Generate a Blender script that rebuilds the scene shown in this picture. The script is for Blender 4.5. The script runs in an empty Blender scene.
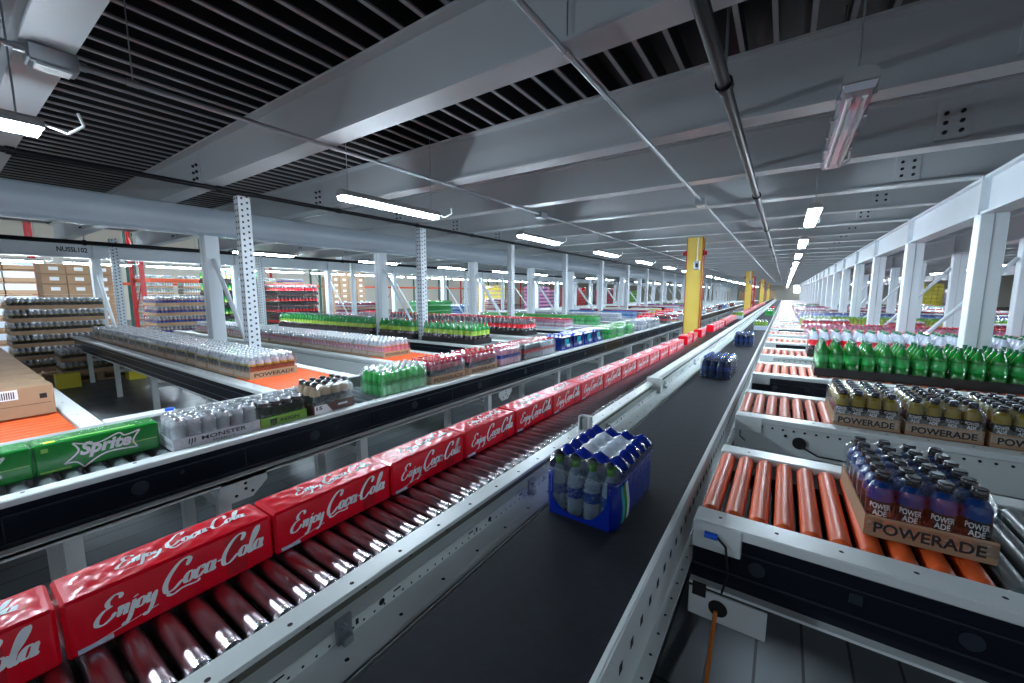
import bpy, math, random
from mathutils import Vector
random.seed(7)
S = 0.8                    # metres per layout unit
ZF = -1.97                 # floor level in layout units (camera at 0,0,0)
sc = bpy.context.scene
C = sc.collection

# ------------------------------------------------------------ camera
cam_d = bpy.data.cameras.new('camera'); cam = bpy.data.objects.new('camera', cam_d); C.objects.link(cam)
cam_d.sensor_fit = 'HORIZONTAL'; cam_d.sensor_width = 36.0; cam_d.lens = 36.0*398.0/1024.0
cam_d.clip_start = 0.05; cam_d.clip_end = 400
cam.location = (0, 0, -ZF*S)
cam.rotation_euler = (math.radians(90-6.948), 0, math.radians(34.25))
sc.camera = cam
# ------------------------------------------------------------ world + exposure
w = bpy.data.worlds.new('world'); sc.world = w; w.use_nodes = True
bg = w.node_tree.nodes['Background']
bg.inputs[0].default_value = (0.74, 0.86, 1.0, 1); bg.inputs[1].default_value = 0.36
sc.view_settings.view_transform = 'Standard'; sc.view_settings.look = 'None'
sc.view_settings.gamma = 1.0; sc.view_settings.exposure = 0.68
sc.view_settings.use_curve_mapping = False
sc.cycles.transparent_max_bounces = 24
LAMP_E = 92.0              # emission of every lit tube lens

# ------------------------------------------------------------ materials
def mat(name, col, rough=0.5, metal=0.0, coat=0.0, emit=None, es=0, noise=0.0, nscale=8.0, bump=0.0, spec=0.5):
    m = bpy.data.materials.new(name); m.use_nodes = True
    nt = m.node_tree; b = nt.nodes['Principled BSDF']
    c = (col[0], col[1], col[2], 1)
    b.inputs['Base Color'].default_value = c
    b.inputs['Roughness'].default_value = rough; b.inputs['Metallic'].default_value = metal
    b.inputs['Coat Weight'].default_value = coat; b.inputs['Specular IOR Level'].default_value = spec
    if emit: b.inputs['Emission Color'].default_value = (*emit, 1); b.inputs['Emission Strength'].default_value = es
    if noise or bump:
        tc = nt.nodes.new('ShaderNodeTexCoord'); n = nt.nodes.new('ShaderNodeTexNoise')
        n.inputs['Scale'].default_value = nscale; n.inputs['Detail'].default_value = 4
        nt.links.new(tc.outputs['Object'], n.inputs['Vector'])
        if noise:
            mx = nt.nodes.new('ShaderNodeMix'); mx.data_type = 'RGBA'
            mx.inputs[6].default_value = tuple(x*(1-noise) for x in col)+(1,)
            mx.inputs[7].default_value = tuple(min(1, x*(1+noise)) for x in col)+(1,)
            nt.links.new(n.outputs['Fac'], mx.inputs[0]); nt.links.new(mx.outputs[2], b.inputs['Base Color'])
        if bump:
            bp = nt.nodes.new('ShaderNodeBump'); bp.inputs['Strength'].default_value = bump; bp.inputs['Distance'].default_value = 0.01
            nt.links.new(n.outputs['Fac'], bp.inputs['Height']); nt.links.new(bp.outputs[0], b.inputs['Normal'])
    return m
def film(name, tint=(0.95, 0.98, 1), op=0.22):
    m = bpy.data.materials.new(name); m.use_nodes = True; nt = m.node_tree; nt.nodes.clear()
    o = nt.nodes.new('ShaderNodeOutputMaterial'); mx = nt.nodes.new('ShaderNodeMixShader')
    t = nt.nodes.new('ShaderNodeBsdfTransparent'); g = nt.nodes.new('ShaderNodeBsdfGlossy')
    lw = nt.nodes.new('ShaderNodeLayerWeight'); lw.inputs[0].default_value = 0.5
    ad = nt.nodes.new('ShaderNodeMath'); ad.operation = 'MULTIPLY_ADD'; ad.inputs[1].default_value = 0.15; ad.inputs[2].default_value = op
    g.inputs['Roughness'].default_value = 0.22; g.inputs['Color'].default_value = (*tint, 1)
    nz = nt.nodes.new('ShaderNodeTexNoise'); nz.inputs['Scale'].default_value = 40; bp = nt.nodes.new('ShaderNodeBump')
    bp.inputs['Strength'].default_value = 0.5; bp.inputs['Distance'].default_value = 0.01
    tc = nt.nodes.new('ShaderNodeTexCoord')
    L = nt.links.new
    L(tc.outputs['Object'], nz.inputs['Vector']); L(nz.outputs['Fac'], bp.inputs['Height']); L(bp.outputs[0], g.inputs['Normal'])
    L(lw.outputs['Fresnel'], ad.inputs[0]); L(ad.outputs[0], mx.inputs[0])
    L(t.outputs[0], mx.inputs[1]); L(g.outputs[0], mx.inputs[2]); L(mx.outputs[0], o.inputs[0])
    return m
M = {}
def m_(k, *a, **kw): M[k] = mat(k, *a, **kw)
m_('paint_white', (0.68, 0.73, 0.77), 0.38, noise=0.05, nscale=3)
m_('rail_white', (0.74, 0.78, 0.77), 0.35, noise=0.06, nscale=5)
m_('beam_grey', (0.50, 0.53, 0.55), 0.45, noise=0.06, nscale=1.5)
m_('girder_blue', (0.42, 0.48, 0.54), 0.32, noise=0.04, nscale=2)
m_('deck_dark', (0.018, 0.019, 0.021), 0.6)
m_('rib_grey', (0.30, 0.30, 0.31), 0.45)
m_('panel_navy', (0.004, 0.007, 0.015), 0.25, spec=0.4)
m_('panel_line', (0.022, 0.03, 0.045), 0.3)
m_('recess_grey', (0.13, 0.125, 0.10), 0.6)
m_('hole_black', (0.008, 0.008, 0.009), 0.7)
m_('belt_black', (0.010, 0.012, 0.018), 0.7, spec=0.2, noise=0.3, nscale=30, bump=0.15)
m_('roller_steel', (0.50, 0.44, 0.47), 0.30, metal=1.0)
m_('roller_orange', (0.85, 0.12, 0.02), 0.42, coat=0.0)
m_('roller_terra', (0.66, 0.16, 0.09), 0.42, coat=0.0)
m_('roller_grey', (0.10, 0.12, 0.125), 0.38, coat=0.1)
m_('steel', (0.42, 0.45, 0.48), 0.3, metal=0.9)
m_('pipe_black', (0.006, 0.006, 0.008), 0.4, spec=0.18)
m_('yellow', (0.78, 0.56, 0.10), 0.5, noise=0.08, nscale=4)
m_('red_paint', (0.45, 0.015, 0.02), 0.4)
m_('rack_orange', (0.75, 0.10, 0.03), 0.45)
m_('rack_green', (0.03, 0.12, 0.09), 0.5)
m_('coke_red', (0.86, 0.001, 0.018), 0.28, coat=0.2, spec=0.35, bump=0.04, nscale=25)
m_('coke_dark', (0.55, 0.001, 0.012), 0.3, coat=0.2)
m_('ink_white', (0.92, 0.93, 0.94), 0.4)
m_('ink_black', (0.015, 0.015, 0.018), 0.5)
m_('ink_green', (0.25, 0.55, 0.10), 0.5)
m_('sprite_green', (0.01, 0.26, 0.035), 0.25, coat=0.6)
m_('ink_yellow', (0.85, 0.75, 0.05), 0.4)
m_('card', (0.42, 0.26, 0.15), 0.7, noise=0.12, nscale=6)
m_('card_dark', (0.27, 0.16, 0.09), 0.75, noise=0.15, nscale=6)
m_('wood', (0.30, 0.19, 0.10), 0.8, noise=0.2)
m_('orange_strap', (0.75, 0.20, 0.03), 0.6)
m_('plug_blue', (0.01, 0.12, 0.75), 0.35)
m_('rubber', (0.012, 0.012, 0.012), 0.6)
m_('lens_on', (1, 1, 1), 0.5, emit=(0.72, 0.87, 1.0), es=LAMP_E)
m_('lens_off', (0.62, 0.64, 0.72), 0.1, coat=1.0)
m_('lamp_body', (0.33, 0.34, 0.34), 0.5)
m_('window_glow', (1, 1, 1), 0.5, emit=(0.95, 0.97, 1.0), es=5.0)
m_('mauve', (0.5, 0.2, 0.34), 0.35, coat=0.4)
m_('wall_cream', (0.80, 0.76, 0.66), 0.8)
m_('high_roof', (0.34, 0.29, 0.18), 0.8)
m_('floor_yellow', (0.75, 0.62, 0.05), 0.6)
# drinks
def drink(k, col, rough=0.12): m_(k, col, rough, coat=0.8)
drink('liq_blue', (0.0, 0.06, 0.34)); drink('liq_gold', (0.46, 0.34, 0.03)); drink('liq_peach', (0.75, 0.22, 0.12))
drink('liq_red', (0.45, 0.01, 0.06)); drink('liq_cola', (0.02, 0.006, 0.006)); drink('liq_green', (0.006, 0.20, 0.02), .07)
drink('liq_clear', (0.48, 0.53, 0.62)); drink('cola_neck', (0.10, 0.07, 0.08)); drink('shoulder_clear', (0.60, 0.63, 0.70), .1); drink('liq_pink', (0.68, 0.25, 0.38)); drink('liq_purple', (0.16, 0.06, 0.22))
drink('liq_lime', (0.32, 0.6, 0.04)); drink('liq_yellow', (0.85, 0.72, 0.08)); drink('liq_tan', (0.62, 0.45, 0.27))
drink('sprite_plastic', (0.05, 0.62, 0.12)); drink('liq_dasani', (0.22, 0.42, 0.72))
drink('lab_black', (0.012, 0.013, 0.02)); drink('lab_white', (0.75, 0.77, 0.8)); drink('lab_red', (0.6, 0.01, 0.02))
drink('lab_green', (0.03, 0.4, 0.08)); drink('lab_lime', (0.30, 0.55, 0.08)); drink('lab_dlime', (0.30, 0.48, 0.05)); drink('lab_blue', (0.01, 0.07, 0.5)); drink('lab_wblue', (0.01, 0.06, 0.30)); drink('lab_teal', (0.02, 0.4, 0.5))
drink('cap_green', (0.01, 0.13, 0.05)); drink('cap_lime', (0.10, 0.38, 0.04)); drink('liq_navy', (0.003, 0.03, 0.12)); drink('cap_red', (0.55, 0.01, 0.02))
drink('cap_white', (0.75, 0.77, 0.8)); drink('cap_black', (0.02, 0.02, 0.025)); drink('cap_blue', (0.02, 0.1, 0.45))
drink('can_silver', (0.62, 0.65, 0.70)); drink('can_black', (0.02, 0.022, 0.02))
m_('can_top', (0.75, 0.77, 0.8), 0.25, metal=0.9)
m_('film_blue', (0.003, 0.022, 0.30), 0.14, coat=0.8, bump=0.5, nscale=22)
m_('film_white', (0.66, 0.74, 0.86), 0.25, coat=0.6)
m_('tray_silver', (0.58, 0.60, 0.64), 0.35, noise=0.25, nscale=60)
m_('tray_green', (0.20, 0.42, 0.05), 0.5)
m_('tray_brown', (0.13, 0.07, 0.06), 0.5)
m_('shell_black', (0.015, 0.013, 0.014), 0.35)
M['film'] = film('film')
M['water_plastic'] = mat('water_plastic', (0.55, 0.75, 0.95), 0.05, coat=0.6); M['water_plastic'].node_tree.nodes['Principled BSDF'].inputs['Alpha'].default_value = 0.38
M['glass_water'] = film('glass_water', (0.75, 0.88, 1.0), 0.30)

# floor planks
def plank_floor():
    m = bpy.data.materials.new('steel_planks'); m.use_nodes = True; nt = m.node_tree; b = nt.nodes['Principled BSDF']; L = nt.links.new
    tc = nt.nodes.new('ShaderNodeTexCoord'); mp = nt.nodes.new('ShaderNodeMapping'); mp.inputs['Rotation'].default_value = (0, 0, math.pi/2)
    br = nt.nodes.new('ShaderNodeTexBrick'); br.inputs['Scale'].default_value = 1.0
    br.inputs['Brick Width'].default_value = 3.1; br.inputs['Row Height'].default_value = 0.171; br.inputs['Mortar Size'].default_value = 0.006
    br.inputs['Color1'].default_value = (0.105, 0.115, 0.125, 1); br.inputs['Color2'].default_value = (0.075, 0.085, 0.095, 1); br.inputs['Mortar'].default_value = (0.015, 0.016, 0.018, 1)
    L(tc.outputs['Object'], mp.inputs[0]); L(mp.outputs[0], br.inputs['Vector']); L(br.outputs['Color'], b.inputs['Base Color'])
    nz = nt.nodes.new('ShaderNodeTexNoise'); nz.inputs['Scale'].default_value = 2.5; nz.inputs['Detail'].default_value = 5
    L(tc.outputs['Object'], nz.inputs['Vector'])
    mr = nt.nodes.new('ShaderNodeMapRange'); mr.inputs[3].default_value = 0.22; mr.inputs[4].default_value = 0.5
    L(nz.outputs['Fac'], mr.inputs[0]); L(mr.outputs[0], b.inputs['Roughness'])
    b.inputs['Metallic'].default_value = 0.35
    bp = nt.nodes.new('ShaderNodeBump'); bp.inputs['Strength'].default_value = 0.6; bp.inputs['Distance'].default_value = 0.004; bp.invert = True
    L(br.outputs['Fac'], bp.inputs['Height']); L(bp.outputs[0], b.inputs['Normal'])
    return m
M['planks'] = plank_floor()

# ------------------------------------------------------------ mesh builder (layout units)
class MB:
    def __init__(s): s.v = []; s.f = []; s.m = []; s.sm = []
    def add(s, vs, fs, mi=0, smooth=False):
        o = len(s.v); s.v += [tuple(p) for p in vs]
        for f in fs: s.f.append(tuple(i+o for i in f)); s.m.append(mi); s.sm.append(smooth)
        return s
    def box(s, x0, x1, y0, y1, z0, z1, mi=0):
        v = [(x, y, z) for z in (z0, z1) for y in (y0, y1) for x in (x0, x1)]
        return s.add(v, [(0, 2, 3, 1), (4, 5, 7, 6), (0, 1, 5, 4), (2, 6, 7, 3), (0, 4, 6, 2), (1, 3, 7, 5)], mi)
    def bbox(s, x0, x1, y0, y1, z0, z1, c=0.01, mi=0):     # box with chamfered edges
        vs = []; idx = {}
        for i, (sx, sy, sz) in enumerate([(a, b, d) for a in (0, 1) for b in (0, 1) for d in (0, 1)]):
            X = (x0, x1)[sx]; Y = (y0, y1)[sy]; Z = (z0, z1)[sz]
            cx = c if sx == 0 else -c; cy = c if sy == 0 else -c; cz = c if sz == 0 else -c
            idx[(sx, sy, sz, 'x')] = len(vs); vs.append((X, Y+cy, Z+cz))
            idx[(sx, sy, sz, 'y')] = len(vs); vs.append((X+cx, Y, Z+cz))
            idx[(sx, sy, sz, 'z')] = len(vs); vs.append((X+cx, Y+cy, Z))
        I = idx; fs = []
        for k in (0, 1):
            a = [I[(k, p, q, 'x')] for p, q in ((0, 0), (1, 0), (1, 1), (0, 1))]; fs.append(a[::-1] if k == 0 else a)
            a = [I[(p, k, q, 'y')] for p, q in ((0, 0), (1, 0), (1, 1), (0, 1))]; fs.append(a if k == 0 else a[::-1])
            a = [I[(p, q, k, 'z')] for p, q in ((0, 0), (1, 0), (1, 1), (0, 1))]; fs.append(a[::-1] if k == 0 else a)
        for a in (0, 1):
            for b in (0, 1):
                fs.append([I[(a, b, 0, 'x')], I[(a, b, 1, 'x')], I[(a, b, 1, 'y')], I[(a, b, 0, 'y')]])
                fs.append([I[(a, 0, b, 'x')], I[(a, 1, b, 'x')], I[(a, 1, b, 'z')], I[(a, 0, b, 'z')]])
                fs.append([I[(0, a, b, 'y')], I[(1, a, b, 'y')], I[(1, a, b, 'z')], I[(0, a, b, 'z')]])
                for d in (0, 1): fs.append([I[(a, b, d, 'x')], I[(a, b, d, 'y')], I[(a, b, d, 'z')]])
        return s.add(vs, fs, mi)
    def tube(s, p0, p1, r, n=10, mi=0, caps=True, r2=None):
        p0 = Vector(p0); p1 = Vector(p1); d = (p1-p0).normalized()
        a = d.cross(Vector((0, 0, 1)) if abs(d.z) < .9 else Vector((1, 0, 0))).normalized(); b = d.cross(a)
        vs = []
        for p, rr in ((p0, r), (p1, r if r2 is None else r2)):
            for i in range(n):
                t = 2*math.pi*i/n; vs.append(p+rr*(math.cos(t)*a+math.sin(t)*b))
        s.add(vs, [(i, (i+1) % n, n+(i+1) % n, n+i) for i in range(n)], mi, True)
        if caps:
            s.add(vs[:n], [tuple(range(n))[::-1]], mi); s.add(vs[n:], [tuple(range(n))], mi)
        return s
    def path(s, pts, r, n=6, mi=0):
        for a, b in zip(pts, pts[1:]): s.tube(a, b, r, n, mi)
        return s
    def lathe(s, prof, cx, cy, z0, n=12):     # prof: (r, z, mat of the band above)
        vs = []; 
        for r, z, _ in prof:
            for i in range(n):
                t = 2*math.pi*(i+.5)/n; vs.append((cx+r*math.cos(t), cy+r*math.sin(t), z0+z))
        o = len(s.v); s.v += vs
        for k in range(len(prof)-1):
            for i in range(n):
                s.f.append((o+k*n+i, o+k*n+(i+1) % n, o+(k+1)*n+(i+1) % n, o+(k+1)*n+i)); s.m.append(prof[k][2]); s.sm.append(True)
        s.f.append(tuple(o+(len(prof)-1)*n+i for i in range(n))); s.m.append(prof[-1][2]); s.sm.append(False)
        return s
    def flat(s, vf, O, U, V, mi=0):
        O = Vector(O); U = Vector(U); V = Vector(V)
        return s.add([O+U*x+V*y for x, y in vf[0]], vf[1], mi)
    def disc(s, c, nrm, r, n=10, mi=0):
        c = Vector(c); d = Vector(nrm).normalized()
        a = d.cross(Vector((0, 0, 1)) if abs(d.z) < .9 else Vector((1, 0, 0))).normalized(); b = d.cross(a)
        return s.add([c+r*(math.cos(2*math.pi*i/n)*a+math.sin(2*math.pi*i/n)*b) for i in range(n)], [tuple(range(n))], mi)
    def mesh(s, name, mats):
        me = bpy.data.meshes.new(name); me.from_pydata([(x*S, y*S, z*S) for x, y, z in s.v], [], s.f); 
        for k in mats: me.materials.append(M[k])
        me.polygons.foreach_set('material_index', s.m); me.polygons.foreach_set('use_smooth', s.sm); me.update(); return me
    def build(s, name, mats, parent=None, loc=None):
        return link(name, s.mesh(name, mats if isinstance(mats, (list, tuple)) else [mats]), parent, loc)
def link(name, me, parent=None, loc=None):
    o = bpy.data.objects.new(name, me); C.objects.link(o)
    if parent: o.parent = parent
    if loc is not None:
        o.location = (loc[0]*S, loc[1]*S, loc[2]*S) if parent else (loc[0]*S, loc[1]*S, (loc[2]-ZF)*S)
    elif not parent: o.location = (0, 0, -ZF*S)
    return o
def thing(name, label, cat, loc=(0, 0, 0), rz=0, group=None):
    o = bpy.data.objects.new(name, None); C.objects.link(o); o.empty_display_size = .1
    o.location = (loc[0]*S, loc[1]*S, (loc[2]-ZF)*S); o.rotation_euler = (0, 0, rz)
    return tag(o, label, cat, group)
def tag(o, label, cat, group=None):
    o['label'] = label; o['category'] = cat
    if group: o['group'] = group
    return o
def struct(o): o['kind'] = 'structure'; return o
def cp(o, parent):
    c = o.copy(); C.objects.link(c); c.parent = parent
    for g in kids(o): cp(g, c)
    return c
_kc = {}
def kids(o):
    if o.name not in _kc: _kc[o.name] = list(o.children)
    return _kc[o.name]
def place(root, state, loc, rz, label, group=None):
    """first use moves the prototype itself, later uses copy it"""
    if not state.get(root.name):
        state[root.name] = True; kids(root)
        root.location = (loc[0]*S, loc[1]*S, (loc[2]-ZF)*S); root.rotation_euler = (0, 0, rz); root['label'] = label
        if group: root['group'] = group
        return root
    r = root.copy(); C.objects.link(r); r.location = (loc[0]*S, loc[1]*S, (loc[2]-ZF)*S); r.rotation_euler = (0, 0, rz); r['label'] = label
    if group: r['group'] = group
    for ch in kids(root): cp(ch, r)
    return r
USED = {}
ORD = ['first', 'second', 'third', 'fourth', 'fifth', 'sixth', 'seventh', 'eighth', 'ninth', 'tenth', 'eleventh', 'twelfth', 'thirteenth', 'fourteenth', 'fifteenth', 'sixteenth', 'seventeenth', 'eighteenth', 'nineteenth', 'twentieth']
def nth(i):
    if i < 20: return ORD[i]
    n = i+1; return f"{n}{'st' if n % 10 == 1 and n % 100 != 11 else 'nd' if n % 10 == 2 and n % 100 != 12 else 'rd' if n % 10 == 3 and n % 100 != 13 else 'th'}"

# ------------------------------------------------------------ lettering
def text2d(s, bold=0.0, shear=0.0):
    """outline of the text as (points, faces), scaled to fit a 1 x 1 box"""
    cu = bpy.data.curves.new('t', 'FONT'); cu.body = s; cu.offset = bold; cu.shear = shear; cu.resolution_u = 3; cu.size = 1
    ob = bpy.data.objects.new('t', cu); C.objects.link(ob)
    dg = bpy.context.evaluated_depsgraph_get(); me = bpy.data.meshes.new_from_object(ob.evaluated_get(dg))
    v = [(p.co.x, p.co.y) for p in me.vertices]; f = [tuple(p.vertices) for p in me.polygons]
    bpy.data.objects.remove(ob); bpy.data.meshes.remove(me)
    return norm2d(v, f)
def norm2d(v, f):
    xs = [p[0] for p in v]; ys = [p[1] for p in v]; a, b, c, d = min(xs), max(xs), min(ys), max(ys)
    return [((x-a)/(b-a), (y-c)/(d-c)) for x, y in v], f
def spline(pts, n=7):
    out = []
    P = [pts[0]]+list(pts)+[pts[-1]]
    for i in range(1, len(P)-2):
        p0, p1, p2, p3 = P[i-1:i+3]
        for k in range(n):
            t = k/n
            out.append(tuple(0.5*((2*p1[j])+(-p0[j]+p2[j])*t+(2*p0[j]-5*p1[j]+4*p2[j]-p3[j])*t*t+(-p0[j]+3*p1[j]-3*p2[j]+p3[j])*t**3) for j in (0, 1)))
    out.append(tuple(pts[-1])); return out
def pen(strokes, thin=0.07, thick=0.30, slant=0.38, const=False):
    V = []; F = []
    for st in strokes:
        q = spline(st); n = len(q)
        o = len(V)
        for i, (x, y) in enumerate(q):
            a = q[max(0, i-1)]; b = q[min(n-1, i+1)]; dx, dy = b[0]-a[0], b[1]-a[1]; l = math.hypot(dx, dy) or 1
            dx, dy = dx/l, dy/l
            wd = thick if const else thin+(thick-thin)*abs(dy)**1.6
            if not const: wd *= min(1, .45+.2*min(i, n-1-i))
            nx, ny = -dy*wd/2, dx*wd/2
            for sg in (1, -1):
                X, Y = x+sg*nx, y+sg*ny; V.append((X+slant*Y, Y))
        for i in range(n-1): F.append((o+2*i, o+2*i+1, o+2*i+3, o+2*i+2))
    return V, F
def shift(st, dx, dy=0, k=1): return [[(x*k+dx, y*k+dy) for x, y in s] for s in st]
EL = lambda cx, cy, rx, ry: [(cx+rx*math.cos(t), cy+ry*math.sin(t)) for t in [1.0+i*2*math.pi/8 for i in range(9)]]
GL = {
 'E': [[(1.75, 2.0), (1.55, 2.45), (1.0, 2.55), (.55, 2.1), (.75, 1.6), (1.15, 1.45)], [(1.15, 1.45), (.45, 1.3), (.05, .7), (.2, .1), (.8, -.1), (1.4, .25), (1.6, .7)]],
 'n': [[(0, .8), (.15, 1), (.22, .5), (.22, 0)], [(.25, .5), (.5, .95), (.78, .9), (.8, .4), (.85, .05), (1.1, .1)]],
 'j': [[(.1, .9), (.25, 1), (.3, .3), (.25, -.7), (.0, -1.2), (-.25, -.9)], [(.26, 1.5), (.3, 1.35)]],
 'o': [EL(.48, .5, .36, .47)],
 'y': [[(0, .9), (.12, .95), (.15, .35), (.35, .05), (.65, .3), (.75, .9)], [(.78, 1), (.8, .2), (.75, -.7), (.45, -1.2), (.15, -.95)]],
 'C': [[(1.65, 1.7), (1.75, 2.25), (1.3, 2.5), (.7, 2.2), (.2, 1.4), (.08, .6), (.4, -.05), (1.0, -.05), (1.6, .5)]],
 'c': [[(.78, .7), (.6, .97), (.25, .85), (.08, .4), (.3, .02), (.62, .1), (.9, .4)]],
 'a': [EL(.42, .5, .34, .47), [(.8, 1), (.8, .35), (.9, .02), (1.12, .2)]],
 'l': [[(0, .5), (.4, 1.3), (.6, 2.1), (.48, 2.5), (.25, 2.1), (.2, 1.0), (.25, .2), (.45, 0), (.7, .25)]],
 '-': [[(0, .62), (.45, .62)]],
}
AD = {'E': 1.85, 'n': 1.15, 'j': .55, 'o': 1.0, 'y': 1.15, 'C': 1.75, 'c': .95, 'a': 1.15, 'l': .68, '-': .55}
def word(s, x=0, y=0, k=1):
    out = []
    for ch in s: out += shift(GL[ch], x, y, k); x += AD[ch]*k
    return out, x
def cola_logo():
    st, x = word('Enjoy', 0, .2, .92)
    st2, x2 = word('Coca-Cola', x+.45, .35, 1.12)
    tail = [[(x+.9, .1), (x+1.6, -.25), (x+2.6, .0), (x+3.9, -.1), (x+4.3, .1)]]
    v1, f1 = pen(st, .14, .46); v2, f2 = pen(st2+tail, .16, .56)
    # the big name stands a bit higher, and everything rests on a thin baseline rule
    v3, f3 = pen([[(.2, -1.25), (2, -1.0), (5.4, -.55)]], slant=0, const=True, thick=.07)
    V = list(v1)+[(a, b) for a, b in v2]+v3
    F = list(f1)+[tuple(i+len(v1) for i in f) for f in f2]+[tuple(i+len(v1)+len(v2) for i in f) for f in f3]
    return norm2d(V, F)
LOGO = cola_logo()
T_PWR = text2d('POWERADE', 0.022); T_SPR = text2d('Sprite', 0.045, 0.3); T_MON = text2d('MONSTER', 0.015)
T_EN = text2d('ENERGY', 0.01); T_REIGN = text2d('REIGN', 0.02); T_15 = text2d('15', 0.03); T_PO = text2d('POWER', .03); T_AD = text2d('ADE', .03)

# ------------------------------------------------------------ room
YN, YE = -4.0, 86.0
XW, XE = -40.0, 34.0
b = MB().box(XW, XE, YN, YE, ZF-.1, ZF); struct(b.build('floor', 'planks'))
DX0, DX1 = -17.0, 14.0
b = MB().box(DX0, DX1, YN, YE, 2.06, 2.12, 0)
x = DX0+.13
n = 0
while x < DX1:
    b.box(x-.017, x+.017, YN, YE, 1.885, 1.90, 1); b.box(x-.010, x+.010, YN, YE, 1.90, 2.06, 2); x += .2225
struct(b.build('ceiling', ['deck_dark', 'rib_grey', 'deck_dark']))
struct(MB().box(XW, DX0, YN, YE, 5.2, 5.3).build('ceiling', 'high_roof'))
struct(MB().box(DX1, XE, YN, YE, 4.2, 4.3).build('ceiling', 'high_roof'))
struct(MB().box(XW-.2, XW, YN, YE, ZF, 5.3).build('wall_left', 'wall_cream'))
struct(MB().box(XE, XE+.2, YN, YE, ZF, 5.3).build('wall_right', 'wall_cream'))
struct(MB().box(XW, XE, YE, YE+.2, ZF, 5.3).build('wall_far', 'wall_cream'))
wn = struct(MB().box(1.2, 3.8, YE-.1, YE-.02, .1, 1.3, 0).build('window_1', 'window_glow'))
MB().box(1.0, 4.0, YE-.16, YE-.1, 1.3, 1.4).box(1.0, 4.0, YE-.16, YE-.1, 0, .1).box(1.0, 1.2, YE-.16, YE-.1, 0, 1.4).box(3.8, 4.0, YE-.16, YE-.1, 0, 1.4).build('window_frame', 'paint_white', wn)

# ------------------------------------------------------------ ceiling cross beams
def make_beam():
    t = thing('cross_beam', '', 'ceiling beam')
    z0, z1 = 1.38, 1.885
    b = MB().box(DX0, 12.5, -.105, .105, z0, z0+.022).box(DX0, 12.5, -.105, .105, z1-.022, z1).box(DX0, 12.5, -.012, .012, z0+.022, z1-.022)
    b.build('i_section', 'beam_grey', t)
    for px in (-6.6, 1.2, -13.6, 8.2):
        p = MB().bbox(px-.12, px+.12, -.028, -.012, z0+.06, z1-.08, .004, 0)
        pl = p.build('splice_plate', 'beam_grey', t)
        q = MB()
        for i in (-.055, .055):
            for j in (.13, .215, .30): q.tube((px+i, -.05, z0+j), (px+i, -.026, z0+j), .018, 8)
        q.build('bolts', 'hole_black', pl)
    return t
bm = make_beam()
for k in range(-1, 49):
    y = 2.235+1.7*(k-1)
    if k == -1: continue
    lab = 'light grey steel ceiling beam crossing right over the camera, nearest of all' if k == 0 else f'light grey steel cross beam under the dark ribbed deck, {nth(k)} one out from the nearest'
    place(bm, USED, (0, y, 0), 0, lab, 'cross beams under the deck')

# ------------------------------------------------------------ columns and long beams
YC = [2.72+3.4*k-3.4 for k in range(0, 25)]
def round_girder(x, label):
    t = thing('long_beam', label, 'beam', (x, 0, 0), 0, 'rounded girders over the left columns')
    pr = [(-.07, .93), (.13, .93), (.13, .955), (.09, .965), (.085, 1.0)]+[(.085+.075*math.sin(math.pi*i/12), 1.0+.33*i/12) for i in range(1, 12)]+[(.085, 1.33), (.07, 1.375), (-.07, 1.375)]
    n = len(pr); b = MB()
    b.add([(a, YN, c) for a, c in pr]+[(a, 84, c) for a, c in pr], [(i, i+1, n+i+1, n+i) for i in range(n-1)]+[(n-1, 0, n, 2*n-1)], 0, True)
    b.add([(a, YN, c) for a, c in pr], [tuple(range(n))]); b.add([(a, 84, c) for a, c in pr], [tuple(range(n))[::-1]])
    b.build('girder', 'girder_blue', t)
    return t
def long_beam(x, side, label, z0=.93, z1=1.375, lip=1):
    t = thing('long_beam', label, 'beam', (x, 0, 0), 0, 'long white girders over the columns')
    b = MB(); d = lip
    b.box(-.05, .05, YN, 84, z0+.03, z1-.03)
    b.box(-.11, .11, YN, 84, z0, z0+.03).box(-.11, .11, YN, 84, z1-.03, z1)
    b.build('girder', 'paint_white', t)
    q = MB()
    for k in range(0, 24):
        y = 3.8+3.4*k if side > 0 else 2.72+3.4*k
        q.box(-.13, .13, y-.01, y+.01, z0, z1)
    q.build('stiffener', 'paint_white', t)
    return t
long_beam(1.97, 1, 'white steel girder along the aisle over the right hand columns')
round_girder(-7.95, 'broad pale girder running over the left hand columns into the distance')
gb = long_beam(-15.75, -1, 'pale far left girder with black letters behind the first girder')
TX = text2d('NUSSL102', .03)
MB().flat(TX, (.053, 2.06, 1.08), (0, .56, 0), (0, 0, .13)).build('lettering', 'ink_black', gb)
long_beam(3.4, 1, 'white girder over the second row of columns on the right')
long_beam(9.6, 1, 'white girder far to the right over the outer columns')

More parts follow.
